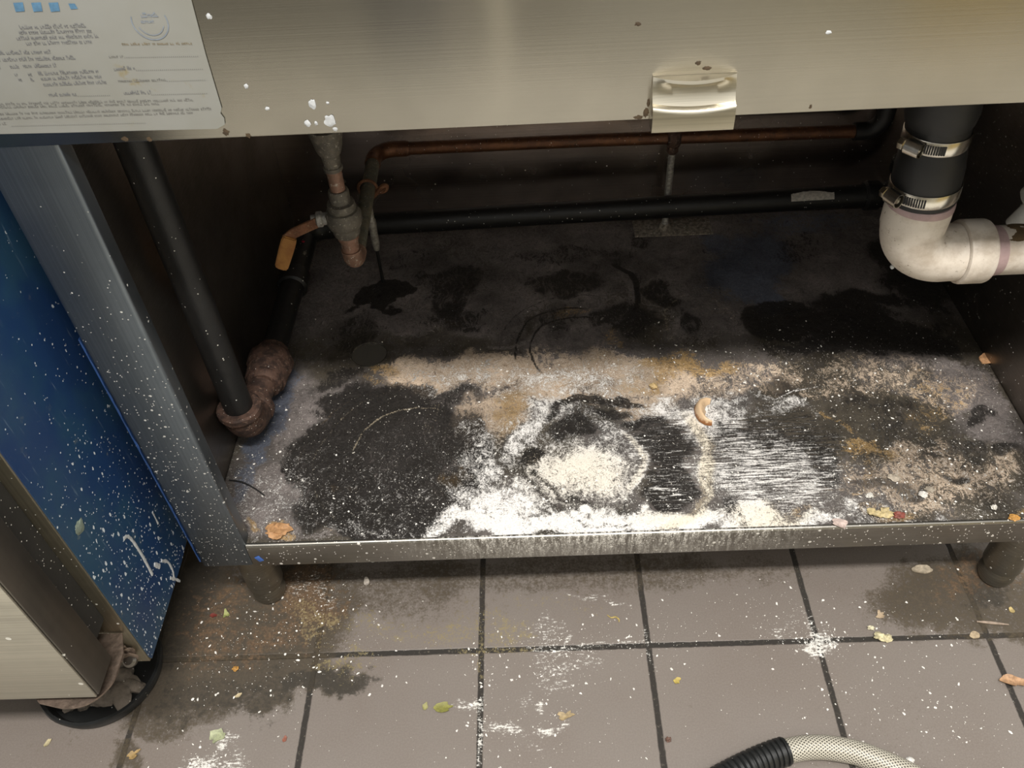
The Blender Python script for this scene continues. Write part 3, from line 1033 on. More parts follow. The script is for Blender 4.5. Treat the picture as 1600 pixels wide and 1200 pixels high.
# pull handle on the front panel
bm = bmesh.new()
hx0, hx1, hz = .0862, .1412, .6565
NU, rows = 24, []
for i in range(NU + 1):
    u = -1 + 2 * i / NU
    k = 1 - u * u
    x = hx0 + (hx1 - hx0) * i / NU
    top = .0345
    prof = [(0, top), (.0012 + .0062 * k, top - .0009 * k), (.0018 + .0064 * k, top - .0014 - .0016 * k), (.0030 + .0030 * k, top - .0036), (.0040 - .001 * k, top - .0070), (.0050 - .001 * k, top - .0115 - .001 * k),
            (.0075, .0190 - .0030 * k), (.0105, .0180 - .0030 * k), (.0116, .0172 - .0030 * k), (.0122, .0155 - .0030 * k), (.0130, .008), (.0128, .0008), (.012, 0), (0, 0)]
    rows.append([bm.verts.new((x, YF - .0006 - d, hz + h)) for d, h in prof])
for a, b in zip(rows[:-1], rows[1:]):
    for k in range(len(a) - 1):
        bm.faces.new((a[k], a[k + 1], b[k + 1], b[k]))
bm.faces.new(rows[0]); bm.faces.new(rows[-1][::-1])
obj('handle', bm, M['chrome'], table, label='chrome cup pull handle')

# dried splashes on the front panel
for i, (px, py, a, b) in enumerate(((489, 162, 5.5, 6.5), (516, 188, 8, 9), (481, 192, 4.5, 4.5), (494, 192, 2.5, 3), (524, 201, 3.5, 3), (418, 169, 3.5, 2.5), (327, 25, 4, 3.5), (385, 134, 3, 3.5), (1294, 50, 4, 2.5), (512, 160, 2, 2))):
    p = at(px, py, 1, YF)
    bm = blob(bmesh.new(), (p.x, YF - .0006, p.z), (a * .00046, .0005, b * .00048), 0, .5, 3, i)
    obj('dried_splash', bm, M['white_drip'], table)

M['rust_spot'] = plain('rust_stain', (.065, .040, .018), .7, 0, .5, 240)
for i, (px, py, a, b) in enumerate(((997, 37, 4.5, 2.5), (1091, 98, 4, 3), (1105, 106, 7, 3), (1266, 166, 2.2, 3.5), (196, 217, 5, 4), (234, 217, 4, 4), (353, 206, 5, 6), (388, 211, 4, 4), (1009, 176, 4, 7), (998, 183, 7, 3), (1013, 160, 2.5, 7))):
    p = at(px, py, 1, YF)
    bm = blob(bmesh.new(), (p.x, YF - .0005, p.z), (a * .0004, .00018, b * .00042), 0, .8, 3, i + 40, 2.4)
    obj('rust_spot', bm, M['rust_spot'], table)

# blue tape scrap left on the rail, blobs hanging from the rail's lower edge
p = at(405, 873, 1, YF)
bm = box(bmesh.new(), -.003, .003, -.0007, .0002, -.0048, .0048, .0004)
for v in bm.verts: v.co = Matrix.Rotation(-.42, 3, 'Y') @ v.co + Vector((p.x, YF - .0002 + .0006 * mnoise.noise(v.co * 300), p.z))
obj('tape_scrap', bm, plain('blue_tape', (.05, .13, .42), .5), table)
for i, (px, py, s) in enumerate(((585, 882, .0035), (893, 872, .003), (1157, 864, .002), (732, 874, .002))):
    p = at(px, py, 1, YF + .004)
    bm = blob(bmesh.new(), (p.x, YF + .004, .1262), (s, s * .7, s * 1.0), 0, .5, 2, i + 20)
    obj('hanging_drip', bm, M['white_drip'], table)

# ------------------------------------------------------------------ paper notice on the front panel
notice = thing('paper_notice', (-.29, YF, .668), 'white printed notice with a torn lower corner stuck on the steel front panel', 'notice')
YP = YF - .0012
outline = [at(px, py, 1, YF) for px, py in ((-40, 209), (100, 206), (250, 202), (340, 200), (352, 193), (351, 184), (345, 176), (347, 168), (344, 158), (322, 84), (301, 4), (292, -30), (-60, -30))]
bm = bmesh.new()
f = bm.faces.new([bm.verts.new((p.x, YP, p.z)) for p in outline])
r = bmesh.ops.extrude_face_region(bm, geom=[f])
for v in r['geom']:
    if isinstance(v, bmesh.types.BMVert): v.co.y += .0005
obj('sheet', bm, M['paper'], notice, smooth=False)
YI = YP - .0003


def words(bm, a, b, h=.0022, dots=False, dense=1.0):
    """a line of small print from photo point a to b on the sheet"""
    A, Bp = at(a[0], a[1], 1, YF), at(b[0], b[1], 1, YF)
    L = (Bp - A).length
    d = (Bp - A) / L
    up = Vector((0, 0, 1))
    x = 0
    while x < L:
        if dots:
            P = A + d * x
            q = [P, P + d * .0005, P + d * .0005 + up * .0005, P + up * .0005]
            bm.faces.new([bm.verts.new((v.x, YI, v.z)) for v in q])
            x += .0013
            continue
        n = RNG.randint(2, 9)
        for _ in range(n):
            w = RNG.uniform(.0007, .0012)
            hh = h * RNG.choice((.6, .65, .7, 1.0))
            P = A + d * x
            for (u0, u1, v0, v1) in RNG.choice((((0, .3, 0, 1), (.3, 1, 0, .28)), ((0, .3, 0, 1), (.7, 1, 0, 1), (.3, .7, .4, .65)), ((0, 1, .7, 1), (.3, .65, 0, .7)), ((0, .3, 0, 1), (.3, 1, .7, 1), (.3, 1, 0, .25)))):
                q = [P + d * (w * u0) + up * (hh * v0), P + d * (w * u1) + up * (hh * v0), P + d * (w * u1) + up * (hh * v1), P + d * (w * u0) + up * (hh * v1)]
                bm.faces.new([bm.verts.new((v.x, YI, v.z)) for v in q])
            x += w * 1.25
            if x > L: break
        x += .0011


bm = bmesh.new()
for a, b in (((33, 44), (138, 41)), ((32, 52), (146, 49)), ((28, 61), (155, 57)), ((43, 69), (145, 66)), ((-20, 84), (80, 82)), ((-20, 95), (118, 91)), ((-20, 107), (3, 106)), ((18, 105), (30, 105)),
             ((38, 104), (51, 104)), ((56, 104), (90, 103)), ((25, 117), (29, 117)), ((46, 117), (50, 117)), ((62, 116), (156, 112)), ((31, 125), (34, 125)), ((50, 125), (54, 125)), ((66, 124), (160, 120)),
             ((70, 133), (166, 129)), ((78, 149), (121, 148)), ((195, 146), (236, 145)), ((180, 109), (212, 107))):
    words(bm, a, b, .0026)
obj('printed_text', bm, M['ink'], notice, smooth=False)
bm = bmesh.new()
for a, b in (((-20, 163), (305, 156)), ((-20, 168), (250, 162)), ((0, 178), (330, 170)), ((-20, 186), (300, 176)), ((-20, 193), (10, 193)), ((172, 89), (194, 88)), ((186, 127), (260, 125))):
    words(bm, a, b, .0019)
for a, b in (((123, 149), (172, 148)), ((196, 89), (312, 87)), ((214, 109), (318, 107)), ((238, 147), (325, 145)), ((262, 126), (322, 124)), ((20, 196), (230, 191))):
    words(bm, a, b, dots=True)
obj('small_print', bm, M['ink_faint'], notice, smooth=False)
bm = bmesh.new()
words(bm, (192, 69), (300, 68), .0018)
obj('brown_text', bm, M['ink_brown'], notice, smooth=False)
bm = bmesh.new()
for px in (22, 50, 77, 108):
    q = [at(px + dx, py, 1, YF) for dx, py in ((0, 3), (15, 2), (18, 16), (4, 17))]
    if px == 108: q = [at(px + dx, py, 1, YF) for dx, py in ((0, 4), (10, 4), (15, 12), (4, 13))]
    bm.faces.new([bm.verts.new((p.x, YI, p.z)) for p in q])
obj('printed_squares', bm, M['ink_blue'], notice, smooth=False)
bm = bmesh.new()
c = at(235, 33, 1, YF)
for (r0, r1, a0, a1) in ((.0115, .0108, -200, 20), (.0085, .0080, 200, 340)):
    n = 26
    for i in range(n):
        t0, t1 = [math.radians(a0 + (a1 - a0) * k / n) for k in (i, i + 1)]
        q = [(r0, t0), (r0, t1), (r1, t1), (r1, t0)]
        bm.faces.new([bm.verts.new((c.x + r * math.cos(t), YI, c.z + r * math.sin(t))) for r, t in q])
words(bm, (222, 26), (246, 25), .003)
words(bm, (222, 35), (240, 34), .0024)
obj('printed_seal', bm, M['ink_seal'], notice, smooth=False)

# ------------------------------------------------------------------ refrigerator on the left
fr = thing('undercounter_refrigerator', (-.72, .75, 0), 'stainless undercounter refrigerator with a blue film-covered side, left of the sink table', 'refrigerator')
FXR = -.420
obj('cabinet', B(-1.02, FXR - .0012, .437, 1.18, .108, .86, .001), M['fridge_frame'], fr)
bm = bmesh.new()
ol = [(.4385, .114), (.440, .109), (.560, .1085), (.585, .112), (.598, .125), (.62, .13), (1.17, .13), (1.17, .855), (.4385, .855)]
fc = bm.faces.new([bm.verts.new((FXR, y, z)) for y, z in ol])
r = bmesh.ops.extrude_face_region(bm, geom=[fc])
for v in r['geom']:
    if isinstance(v, bmesh.types.BMVert): v.co.x -= .0011
obj('side_film', bm, M['film'], fr, smooth=False, label='scuffed blue plastic film')
obj('gasket', B(-1.0, FXR - .016, .403, .4365, .200, .83), M['gasket'], fr)
d = obj('door', B(-1.02, FXR - .002, .364, .4025, .186, .845, .0015), M['fridge_edge'], fr)
obj('door_skin', B(-1.02, FXR - .0035, .3615, .3638, .1865, .8445, .0008), M['fridge_front'], d, label='pale satin door front')
# hinge bracket under the door
bm = bmesh.new()
pts = [(-.60, .41), (-.52, .395), (-.487, .3645), (-.462, .3585)] + [(-.455 + .035 * math.cos(a), .3935 + .035 * math.sin(a)) for a in [math.radians(-95 + 95 * k / 12) for k in range(13)]] + [(-.4205, .415), (-.428, .436), (-.60, .436)]
fc = bm.faces.new([bm.verts.new((x, y, .1715)) for x, y in pts])
r = bmesh.ops.extrude_face_region(bm, geom=[fc])
for v in r['geom']:
    if isinstance(v, bmesh.types.BMVert): v.co.z -= .0025
hb = obj('hinge_bracket', bm, M['peel_metal'], fr, smooth=False, label='corroded bright hinge bracket')
q = at(193, 1022, 1, .433)
bm = blob(bmesh.new(), (q.x, .4335, q.z), (.013, .005, .012), 0, .7, 3, 3, 2.5)
obj('corrosion', bm, M['peel_metal'], fr)
bm = bmesh.new()
lathe(bm, (-.434, .431, .123), (0, -.5, 1), [(0, .003), (.001, .007), (.006, .0075), (.009, .005)], 16)
obj('bolt', bm, M['fridge_edge'], fr)
for i, (x, y) in enumerate(((-.530, .485), (-.93, .485), (-.530, 1.1), (-.93, 1.1))):
    bm = bmesh.new()
    lathe(bm, (x, y, .0035 if i == 0 else 0), (0, 0, 1), [(0, .026), (.006, .028), (.012, .02), (.016, .017), (.1045 if i == 0 else .108, .017)], 24, .05)
    obj('foot', bm, M['grime'], fr)
# dried white drips on the blue side
for k, path in enumerate((((193, 842), (199, 838), (207, 845), (222, 868), (238, 898)), ((252, 876), (262, 878), (270, 892), (272, 903), (281, 908)), ((241, 882), (249, 885)), ((266, 903), (272, 905)), ((238, 800), (247, 818)))):
    P = smooth_path([at(px, py, 0, FXR) for px, py in path], 5)
    P = [Vector((FXR + .0004, p.y, p.z)) for p in P]
    wd = (.0021, .0018, .0028, .002, .0016)[k]
    bm = tube(bmesh.new(), P, [wd * (.7 + .5 * RNG.random()) for _ in P], 8)
    for v in bm.verts: v.co.x = FXR + (v.co.x - FXR) * .35
    obj('dried_drip', bm, M['white_drip'], fr, label='white dried drip')
bm = blob(bmesh.new(), at(124, 823, 0, FXR + .0003), (.001, .0075, .006), 0, .6, 3, 9)
obj('crust', bm, plain('greenish_crust', (.20, .24, .19), .8), fr)

# round black dish under the refrigerator's corner foot
bm = bmesh.new()
dc = Vector((-.525, .478, 0))
prof = [(.0, .062), (.004, .068), (.016, .0715), (.019, .0705), (.019, .067), (.015, .066), (.0055, .062), (.0034, .056)]
lathe(bm, dc, (0, 0, 1), prof, 56, .01)
dish = obj('floor_dish', bm, M['black_plastic'])
tag(dish, 'round black plastic dish on the floor beneath the corner of the refrigerator', 'dish')

bm = bmesh.new()
for k in range(26):
    a = RNG.uniform(0, 6.28); rr = RNG.uniform(.018, .052)
    blob(bm, (dc.x + rr * math.cos(a), dc.y + rr * math.sin(a), .0058), (RNG.uniform(.010, .02), RNG.uniform(.008, .014), RNG.uniform(.003, .007)), a, .6, 2, k, 2)
tag(obj('caked_grime', bm, M['grime'], dish, label='caked grey brown grime'), kind='stuff')
# torn strip of blue film left on the table's left post
bm = bmesh.new()
gv = []
for i in range(90):
    z_ = .140 + .34 * i / 89
    w = .0002 + .0013 * max(0, .35 + 1.4 * mnoise.noise(Vector((z_ * 60, 3, 1))))
    gv.append([bm.verts.new((XL - .0006, YF + .004, z_)), bm.verts.new((XL - .0006, YF - .0005, z_)), bm.verts.new((XL + w, YF - .0005, z_))])
for a, b in zip(gv[:-1], gv[1:]):
    for k in range(2): bm.faces.new((a[k], a[k + 1], b[k + 1], b[k]))
r = bmesh.ops.extrude_face_region(bm, geom=bm.faces[:])
for v in r['geom']:
    if isinstance(v, bmesh.types.BMVert): v.co += Vector((-.0002, -.0002, 0))
obj('film_remnant', bm, plain('torn_blue_film', (.018, .055, .17), .4), table, smooth=False, label='torn strip of blue film')

# ------------------------------------------------------------------ black iron gas line
gx, gy = -.3435, .684
gas = thing('gas_pipe', (gx, gy, ZS), 'black iron pipe with rusted elbow running along the left and back of the shelf', 'pipe')
bm = tube(bmesh.new(), [(gx, gy, .60), (gx, gy, .4), (gx, gy, .222)], .0167, 28)
obj('riser', bm, M['black_iron'], gas)
ez = .2015
bm = bmesh.new()
tube(bm, [(gx, gy, .238)] + [(gx, gy, .232)] + arc((gx, gy + .028, .2295), (0, -1, 0), (0, 0, -1), .028, 10) + [(gx, gy + .036, ez), (gx, gy + .042, ez)], .0225, 28, rough=.05)
lathe(bm, (gx, gy, .2305), (0, 0, 1), [(0, .0235), (.002, .0258), (.009, .0258), (.011, .0235)], 28, .03)
lathe(bm, (gx, gy + .030, ez), (0, 1, 0), [(0, .0235), (.002, .0255), (.009, .0255), (.011, .0235)], 28, .03)
obj('elbow', bm, M['rust_iron'], gas, label='rusted iron elbow')
gx2 = gx + .006
bm = tube(bmesh.new(), [(gx, gy + .042, ez), (gx2, .775, ez)], .0172, 24, rough=.03)
obj('nipple', bm, M['rust_iron'], gas)
bm = bmesh.new()
lathe(bm, (gx2, .754, ez), (0, 1, 0), [(0, .0205), (.003, .0225), (.010, .0225), (.0105, .0255), (.027, .0262), (.0275, .0242), (.034, .0242), (.035, .0285), (.050, .0285), (.052, .0255), (.060, .0225), (.066, .0205)], 12, .05)
obj('union_fitting', bm, M['rust_iron'], gas, label='rusted union fitting')
bm = tube(bmesh.new(), [(gx2, .815, ez), (-.332, 1.02, .207), (-.331, 1.048, .210)] + arc((-.303, 1.048, .211), (-1, 0, 0), (0, 1, 0), .030, 8) + [(-.26, 1.078, .214), (.1, 1.078, .222), (.515, 1.078, .229)] + arc((.515, 1.078, .259), (0, 0, -1), (1, 0, 0), .030, 8) + [(.545, 1.078, .30), (.545, 1.078, .60)], .0165, 24)
obj('run', bm, M['black_iron'], gas)
bm = bmesh.new()
lathe(bm, (-.3345, .945, .2035), (0, 1, 0), [(0, .018), (.003, .0215), (.030, .0215), (.033, .018)], 24, .05)
obj('coupling', bm, M['black_iron'], gas)
bm = bmesh.new()
lathe(bm, (.515, 1.078, .229), (1, 0, 0), [(-.02, .0185), (-.017, .0215), (.0, .0215), (.004, .0185)], 24)
lathe(bm, (.545, 1.078, .269), (0, 0, 1), [(-.004, .0185), (0, .0215), (.017, .0215), (.02, .0185)], 24)
obj('coupling', bm, M['black_iron'], gas)
# gas cock with a red cap
q = at(473, 418, 0, -.330)
bm = blob(bmesh.new(), (-.331, q.y, q.z), (.011, .012, .010), .3, .4, 3, 4)
c1o = obj('valve_cap', bm, M['red'], gas, label='red valve cap')
bm = bmesh.new()
lathe(bm, (-.3325, q.y + .004, .205), (0, 0, 1), [(0, .012), (.014, .012), (max(.016, q.z - .207), .009)], 16)
obj('valve_stem', bm, M['brass'], gas)
bm = tube(bmesh.new(), [(-.331, q.y + .004, q.z + .005), (-.330, q.y + .015, q.z + .018), (-.328, q.y + .028, q.z + .026)], [.007, .0055, .003], 10)
obj('valve_tag', bm, M['red'], c1o)

# ------------------------------------------------------------------ copper water line with ball valve
vx, vy, cz = -.213, .84, .326
vz = .319
wat = thing('water_pipe', (vx, vy, cz), 'tarnished copper water pipe with a ball valve and orange lever, hanging from the sink', 'pipe')
bm = tube(bmesh.new(), [(-.179, 1.10, cz)] + [(.1, 1.10, cz), (.479, 1.10, .322)], .0092, 18)
obj('copper_run', bm, M['copper'], wat)
bm = bmesh.new()
lathe(bm, (-.170, 1.10, cz), (1, 0, 0), [(0, .0101), (.004, .0105), (.006, .0095)], 18)
tube(bm, [(vx, 1.062, cz), (vx, 1.07, cz)] + arc((vx + .028, 1.072, cz), (-1, 0, 0), (0, 1, 0), .028, 9) + [(-.179, 1.10, cz), (-.168, 1.10, cz)], .0112, 18)
obj('back_elbow', bm, M['copper'], wat)
bm = bmesh.new()
tube(bm, [(.466, 1.10, .322), (.478, 1.10, .322)] + arc((.480, 1.10, .346), (0, 0, -1), (1, 0, 0), .024, 8) + [(.504, 1.10, .36), (.504, 1.10, .60)], .0125, 18)
obj('end_elbow', bm, M['black_iron'], wat, label='blackened elbow')
bm = tube(bmesh.new(), [(vx, 1.065, cz), (vx, .875, vz), (vx, .862, vz)], .0096, 18)
obj('return_pipe', bm, M['green_copper'], wat, label='greenish return pipe')
bm = tube(bmesh.new(), [(vx, .870, vz)] + arc((vx, .862, vz + .021), (0, 0, -1), (0, -1, 0), .021, 9)[0:] + [(vx, .841, vz + .024)], .0118, 20)
obj('lower_elbow', bm, M['copper_bright'], wat)
bm = bmesh.new()
lathe(bm, (vx, vy + .001, vz + .018), (0, 0, 1), [(0, .0102), (.018, .0106), (.022, .0125), (.026, .0125), (.028, .011), (.034, .011)], 20, .03)
obj('nipple', bm, M['copper_bright'], wat)
bz = vz + .046
bm = bmesh.new()
lathe(bm, (vx, vy, bz), (0, 0, 1), [(0, .0135), (.003, .0160), (.012, .0165), (.014, .0195), (.018, .0210), (.030, .0210), (.035, .0190), (.036, .0165), (.045, .0160), (.046, .0120), (.060, .0120), (.062, .0105)], 12, .02)
valve = obj('ball_valve', bm, M['brass'], wat, label='limescaled ball valve body')
bm = bmesh.new()
lathe(bm, (vx - .016, vy, bz + .024), (-1, -.12, 0), [(0, .0075), (.008, .0075), (.010, .0095), (.015, .0095), (.017, .006), (.022, .006)], 14)
obj('valve_stem', bm, M['galv'], valve)
lp = [Vector((vx - .024, vy - .005, bz + .025)), Vector((vx - .040, vy - .008, bz + .020)), Vector((vx - .060, vy - .012, bz + .013)), Vector((vx - .070, vy - .014, bz + .006))]
bm = bmesh.new()


def strap(bm, pts, w, th):
    """flat bar swept along pts: w = width (towards the viewer's up), th = thickness"""
    fr_ = frames(pts)
    rings = []
    for i, (p, t, n, b) in enumerate(fr_):
        side = Vector((0, -1, 0)) - t * Vector((0, -1, 0)).dot(t)
        side.normalize()
        nn = t.cross(side)
        ww = w[i] if hasattr(w, '__len__') else w
        rings.append([bm.verts.new(p + side * (sx_ * th) + nn * (sy_ * ww)) for sx_, sy_ in ((-.5, -.5), (.5, -.5), (.5, .5), (-.5, .5))])
    for a, b2 in zip(rings[:-1], rings[1:]):
        for k in range(4):
            bm.faces.new((a[k], a[(k + 1) % 4], b2[(k + 1) % 4], b2[k]))
    bm.faces.new(rings[0][::-1]); bm.faces.new(rings[-1])
    bmesh.ops.bevel(bm, geom=list(bm.edges), offset=th * .18, segments=2, affect='EDGES')
    return bm


strap(bm, lp, [.013, .0125, .0125, .0125], .0035)
lever = obj('lever', bm, M['lever'], valve, label='rusted lever arm')
e0, e1 = lp[-1] + Vector((.006, 0, .004)), Vector((-.296, vy - .02, .334))
mid_ = e0.lerp(e1, .35)
bm = strap(bmesh.new(), [e0, e0.lerp(e1, .12), mid_, e0.lerp(e1, .7), e0.lerp(e1, .95), e1], [.014, .0175, .0175, .0165, .0155, .0095], .008)
obj('lever_grip', bm, M['lever_grip'], lever, label='worn orange lever grip')
uz = bz + .062
bm = tube(bmesh.new(), [(vx, vy, uz), (vx, vy, .462)], .0087, 18, rough=.02)
obj('copper_riser', bm, M['copper_bright'], wat)
bm = bmesh.new()
lathe(bm, (vx, vy, .452), (0, 0, 1), [(0, .0095), (.001, .0108), (.005, .0108), (.006, .0095), (.021, .0105), (.0215, .0128), (.028, .0150), (.036, .0165), (.045, .0185), (.052, .0190), (.0525, .014), (.06, .014), (.148, .014)], 12, .02)
obj('reducer', bm, M['brass'], wat)

# ------------------------------------------------------------------ two pipe supports standing on the shelf
M_base = plain('crusted_plate', (.36, .31, .25), .8, 0, .7, 180, speck=.2, bump=.7)


def support(x, y, py_, pipe_r, top, label, plate=True):
    t = thing('pipe_support', (x, y, ZS), label, 'pipe support', None)
    bm = bmesh.new()
    prof = [(0, .0045)]
    zz = ZS + .004
    k = 0
    while zz < top - .008:
        prof += [(zz - ZS, .0044), (zz + .0012 - ZS, .0053)]
        zz += .0026
    prof += [(top - ZS, .0045)]
    lathe(bm, (x, y, ZS + .0015), (0, 0, 1), prof, 12)
    obj('threaded_rod', bm, M['galv'], t)
    bm = bmesh.new()
    lathe(bm, (x, y, ZS + .0008), (0, 0, 1), [(0, .016), (.002, .016), (.004, .0115), (.009, .0095), (.012, .007), (.0135, .0055)], 16, .08)
    obj('flange', bm, M_base if plate else M['galv'], t)
    return t


t1 = support(.212, 1.101, 0, .0092, cz - .011, 'threaded rod support on a crusted plate, clamped to the middle of the copper pipe')
bm = bmesh.new()
lathe(bm, (.203, 1.10, cz - .0015), (1, 0, 0), [(0, .0112), (.002, .0135), (.006, .0135), (.008, .0150), (.010, .0150), (.012, .0135), (.016, .0135), (.018, .0112)], 18, .06)
lathe(bm, (.212, 1.10, cz - .026), (0, 0, 1), [(0, .0065), (.003, .0085), (.010, .0085), (.013, .0065)], 6)
obj('pipe_clamp', bm, M['rust_iron'], t1, label='rusted pipe clamp')
bm = B(.165, .285, 1.085, 1.128, ZS + .0002, ZS + .0022, .0006)
for v in bm.verts: v.co += Vector((0, 0, .0006 * mnoise.noise(v.co * 80)))
obj('base_plate', bm, M_base, t1)
t2 = thing('pipe_support', (-.2165, 1.0, ZS), 'short threaded rod support clamped to the greenish pipe behind the ball valve', 'pipe support')
bm = bmesh.new()
lathe(bm, (-.2165, 1.0, ZS + .0006), (0, 0, 1), [(0, .0024), (.060, .0024)], 10)
obj('rod', bm, M['black_iron'], t2)
bm = bmesh.new()
lathe(bm, (-.2165, 1.0, ZS + .060), (0, 0, 1), [(0, .0042), (.010, .0055), (.030, .0055), (.042, .0062), (.050, .0062), (.052, .005), (cz - .012 - ZS - .060, .005)], 14, .06)
obj('threaded_sleeve', bm, M['galv'], t2)
bm = bmesh.new()
tube(bm, [Vector((vx + .0125 * math.cos(a), 1.0, cz + .0125 * math.sin(a))) for a in [math.radians(-80 + 340 * k / 24) for k in range(25)]], .0022, 8)
tube(bm, smooth_path([(vx + .010, 1.0, cz - .006), (vx + .022, .999, cz - .004), (vx + .026, .998, cz + .004), (vx + .020, .998, cz + .003), (vx + .010, .999, cz - .008), (-.2165, 1.0, cz - .020)], 5), .0034, 8)
obj('pipe_clamp', bm, M['lever'], t2, label='rusty clamp ears')

# ------------------------------------------------------------------ drain: rubber coupling, clamps, white elbow and pipe
dx, dy = .3690, .682
drain = thing('drain_pipe', (dx, dy, .43), 'dirty white drain elbow and pipe hung from a black rubber coupling', 'drain pipe')
bm = bmesh.new()
lathe(bm, (dx, dy, .492), (-.1, 0, 1), [(0, .0285), (.001, .0300), (.026, .0300), (.034, .0300), (.040, .0290), (.050, .0285), (.052, .0272), (.078, .0272), (.0785, .0285), (.086, .0300), (.0885, .0305), (.1078, .0300)], 40)
obj('rubber_coupling', bm, M['rubber'], drain, label='black rubber coupling')


def clamp(z, r, tilt, ang):
    """worm-drive band with its screw housing on the left"""
    bm = bmesh.new()
    seg = 48
    rings = []
    M_ = Matrix.Translation((dx - .1 * (z - .492), dy, z)) @ Matrix.Rotation(tilt[0], 4, 'X') @ Matrix.Rotation(tilt[1], 4, 'Y')
    for k in range(seg):
        a = 2 * math.pi * k / seg
        ring = []
        for rr, hh in ((r, -.0062), (r + .0006, -.0066), (r + .0011, -.0055), (r + .0011, .0055), (r + .0006, .0066), (r, .0062)):
            ring.append(bm.verts.new(M_ @ Vector((rr * math.cos(a), rr * math.sin(a), hh))))
        rings.append(ring)
    for k in range(seg):
        a, b = rings[k], rings[(k + 1) % seg]
        for i in range(6): bm.faces.new((a[i], a[(i + 1) % 6], b[(i + 1) % 6], b[i]))
    o = obj('hose_clamp', bm, M['band'], drain)
    # slotted tail of the band
    bm = bmesh.new()
    for k in range(9):
        a = math.radians(ang + 14 + k * 4.0)
        R_ = Matrix.Rotation(a, 4, 'Z')
        bb = B(r + .0012, r + .0019, -.0008, .0008, -.0042, .0042)
        for v in bb.verts: v.co = M_ @ R_ @ v.co
        me = bpy.data.meshes.new('slot'); bb.to_mesh(me); bb.free(); bm.from_mesh(me); bpy.data.meshes.remove(me)
    obj('band_slots', bm, M['rubber'], o)
    a = math.radians(ang)
    rad = Vector((math.cos(a), math.sin(a), 0)); tan = Vector((-math.sin(a), math.cos(a), 0))
    c = M_ @ (rad * (r + .0060))
    bm = bmesh.new()
    rg = [c + (rad * math.cos(q) * .0062 + Vector((0, 0, 1)) * math.sin(q) * .0072) for q in [2 * math.pi * k / 20 for k in range(21)]]
    for s0, s1 in ((-.007, .007),):
        inner = []
        for off in (s0, s1):
            for f_ in (1.0, .86):
                inner.append([bm.verts.new(c + tan * off + (p - c) * f_) for p in rg[:-1]])
        o1, i1, o2, i2 = inner
        n_ = len(o1)
        for k in range(n_):
            k2 = (k + 1) % n_
            bm.faces.new((o1[k], o1[k2], o2[k2], o2[k]))
            bm.faces.new((i1[k], i2[k], i2[k2], i1[k2]))
            bm.faces.new((o1[k], i1[k], i1[k2], o1[k2]))
            bm.faces.new((o2[k], o2[k2], i2[k2], i2[k]))
    obj('screw_housing', bm, M['band'], o)
    bm = bmesh.new()
    lathe(bm, c - tan * .009, -tan, [(-.014, .0036), (-.001, .0036), (0, .0052), (.004, .0055), (.0055, .0045)], 6)
    obj('clamp_screw', bm, M['chrome'], o)


clamp(.556, .0274, (0, -.03), 218)
clamp(.504, .0302, (0, -.07), 205)
# white elbow
hz_ = .4255
bm = bmesh.new()
R_ = .036
pts = [(dx, dy, .4895), (dx, dy, .476), (dx, dy, hz_ + R_)] + arc((dx + R_, dy, hz_ + R_), (-1, 0, 0), (0, 0, -1), R_, 16)[1:] + [(dx + .046, dy, hz_), (dx + .052, dy, hz_)]
rs = [.0298, .0305] + [.0300] + [.0288 - .0006 * math.sin(math.pi * k / 16) for k in range(1, 17)] + [.0285, .0282]
tube(bm, pts, rs, 40)
el = obj('elbow', bm, M['pvc'], drain, label='dirty white plastic elbow')
bm = bmesh.new()
lathe(bm, (dx + .0525, dy, hz_), (1, 0, 0), [(0, .0285), (.001, .0312), (.003, .0318), (.024, .0318), (.0265, .0308), (.0275, .0262)], 44)
obj('hub', bm, M['pvc'], el)
bm = bmesh.new()
lathe(bm, (dx, dy, .484), (0, 0, 1), [(0, .0292), (.001, .0306), (.006, .0303), (.0075, .0290)], 40)
obj('primer_ring', bm, M['primer'], el, label='pinkish primer stain')
bm = bmesh.new()
lathe(bm, (dx + .0795, dy, hz_), (1, 0, 0), [(0, .0244), (.115, .0242)], 40)
pp = obj('pipe', bm, M['pvc'], drain)
bm = bmesh.new()
lathe(bm, (dx + .0800, dy, hz_), (1, 0, 0), [(0, .0250), (.008, .0249), (.0125, .0243)], 40)
obj('primer_ring', bm, M['primer'], pp, label='pinkish primer stain')
# brown crust lying along the top of the pipe
bm = bmesh.new()
NX, NA = 40, 16
gridv = []
for i in range(NX + 1):
    row = []
    x = dx + .090 + .095 * i / NX
    for j in range(NA + 1):
        a = math.radians(26 + 140 * j / NA)
        edge = math.sin(math.pi * j / NA) * min(1, i / 6)
        hgt = .0012 * edge * (.7 + .8 * mnoise.noise(Vector((x * 90, a * 3, 1)))) - .0004 + .001 * mnoise.noise(Vector((x * 60, a * 2.4, 7)))
        rr = .0243 + max(-.0006, hgt)
        row.append(bm.verts.new((x, dy - rr * math.cos(a), hz_ + rr * math.sin(a))))
    gridv.append(row)
for i in range(NX):
    for j in range(NA):
        bm.faces.new((gridv[i][j], gridv[i + 1][j], gridv[i + 1][j + 1], gridv[i][j + 1]))
obj('dirt_crust', bm, M['pipe_dirt'], pp, label='brown crust on top of the pipe')
bm = blob(bmesh.new(), (dx - .0088, dy - .006, .4150), (.0022, .0022, .0026), 0, .2, 2, 2)
obj('water_drop', bm, M['white_drip'], el)
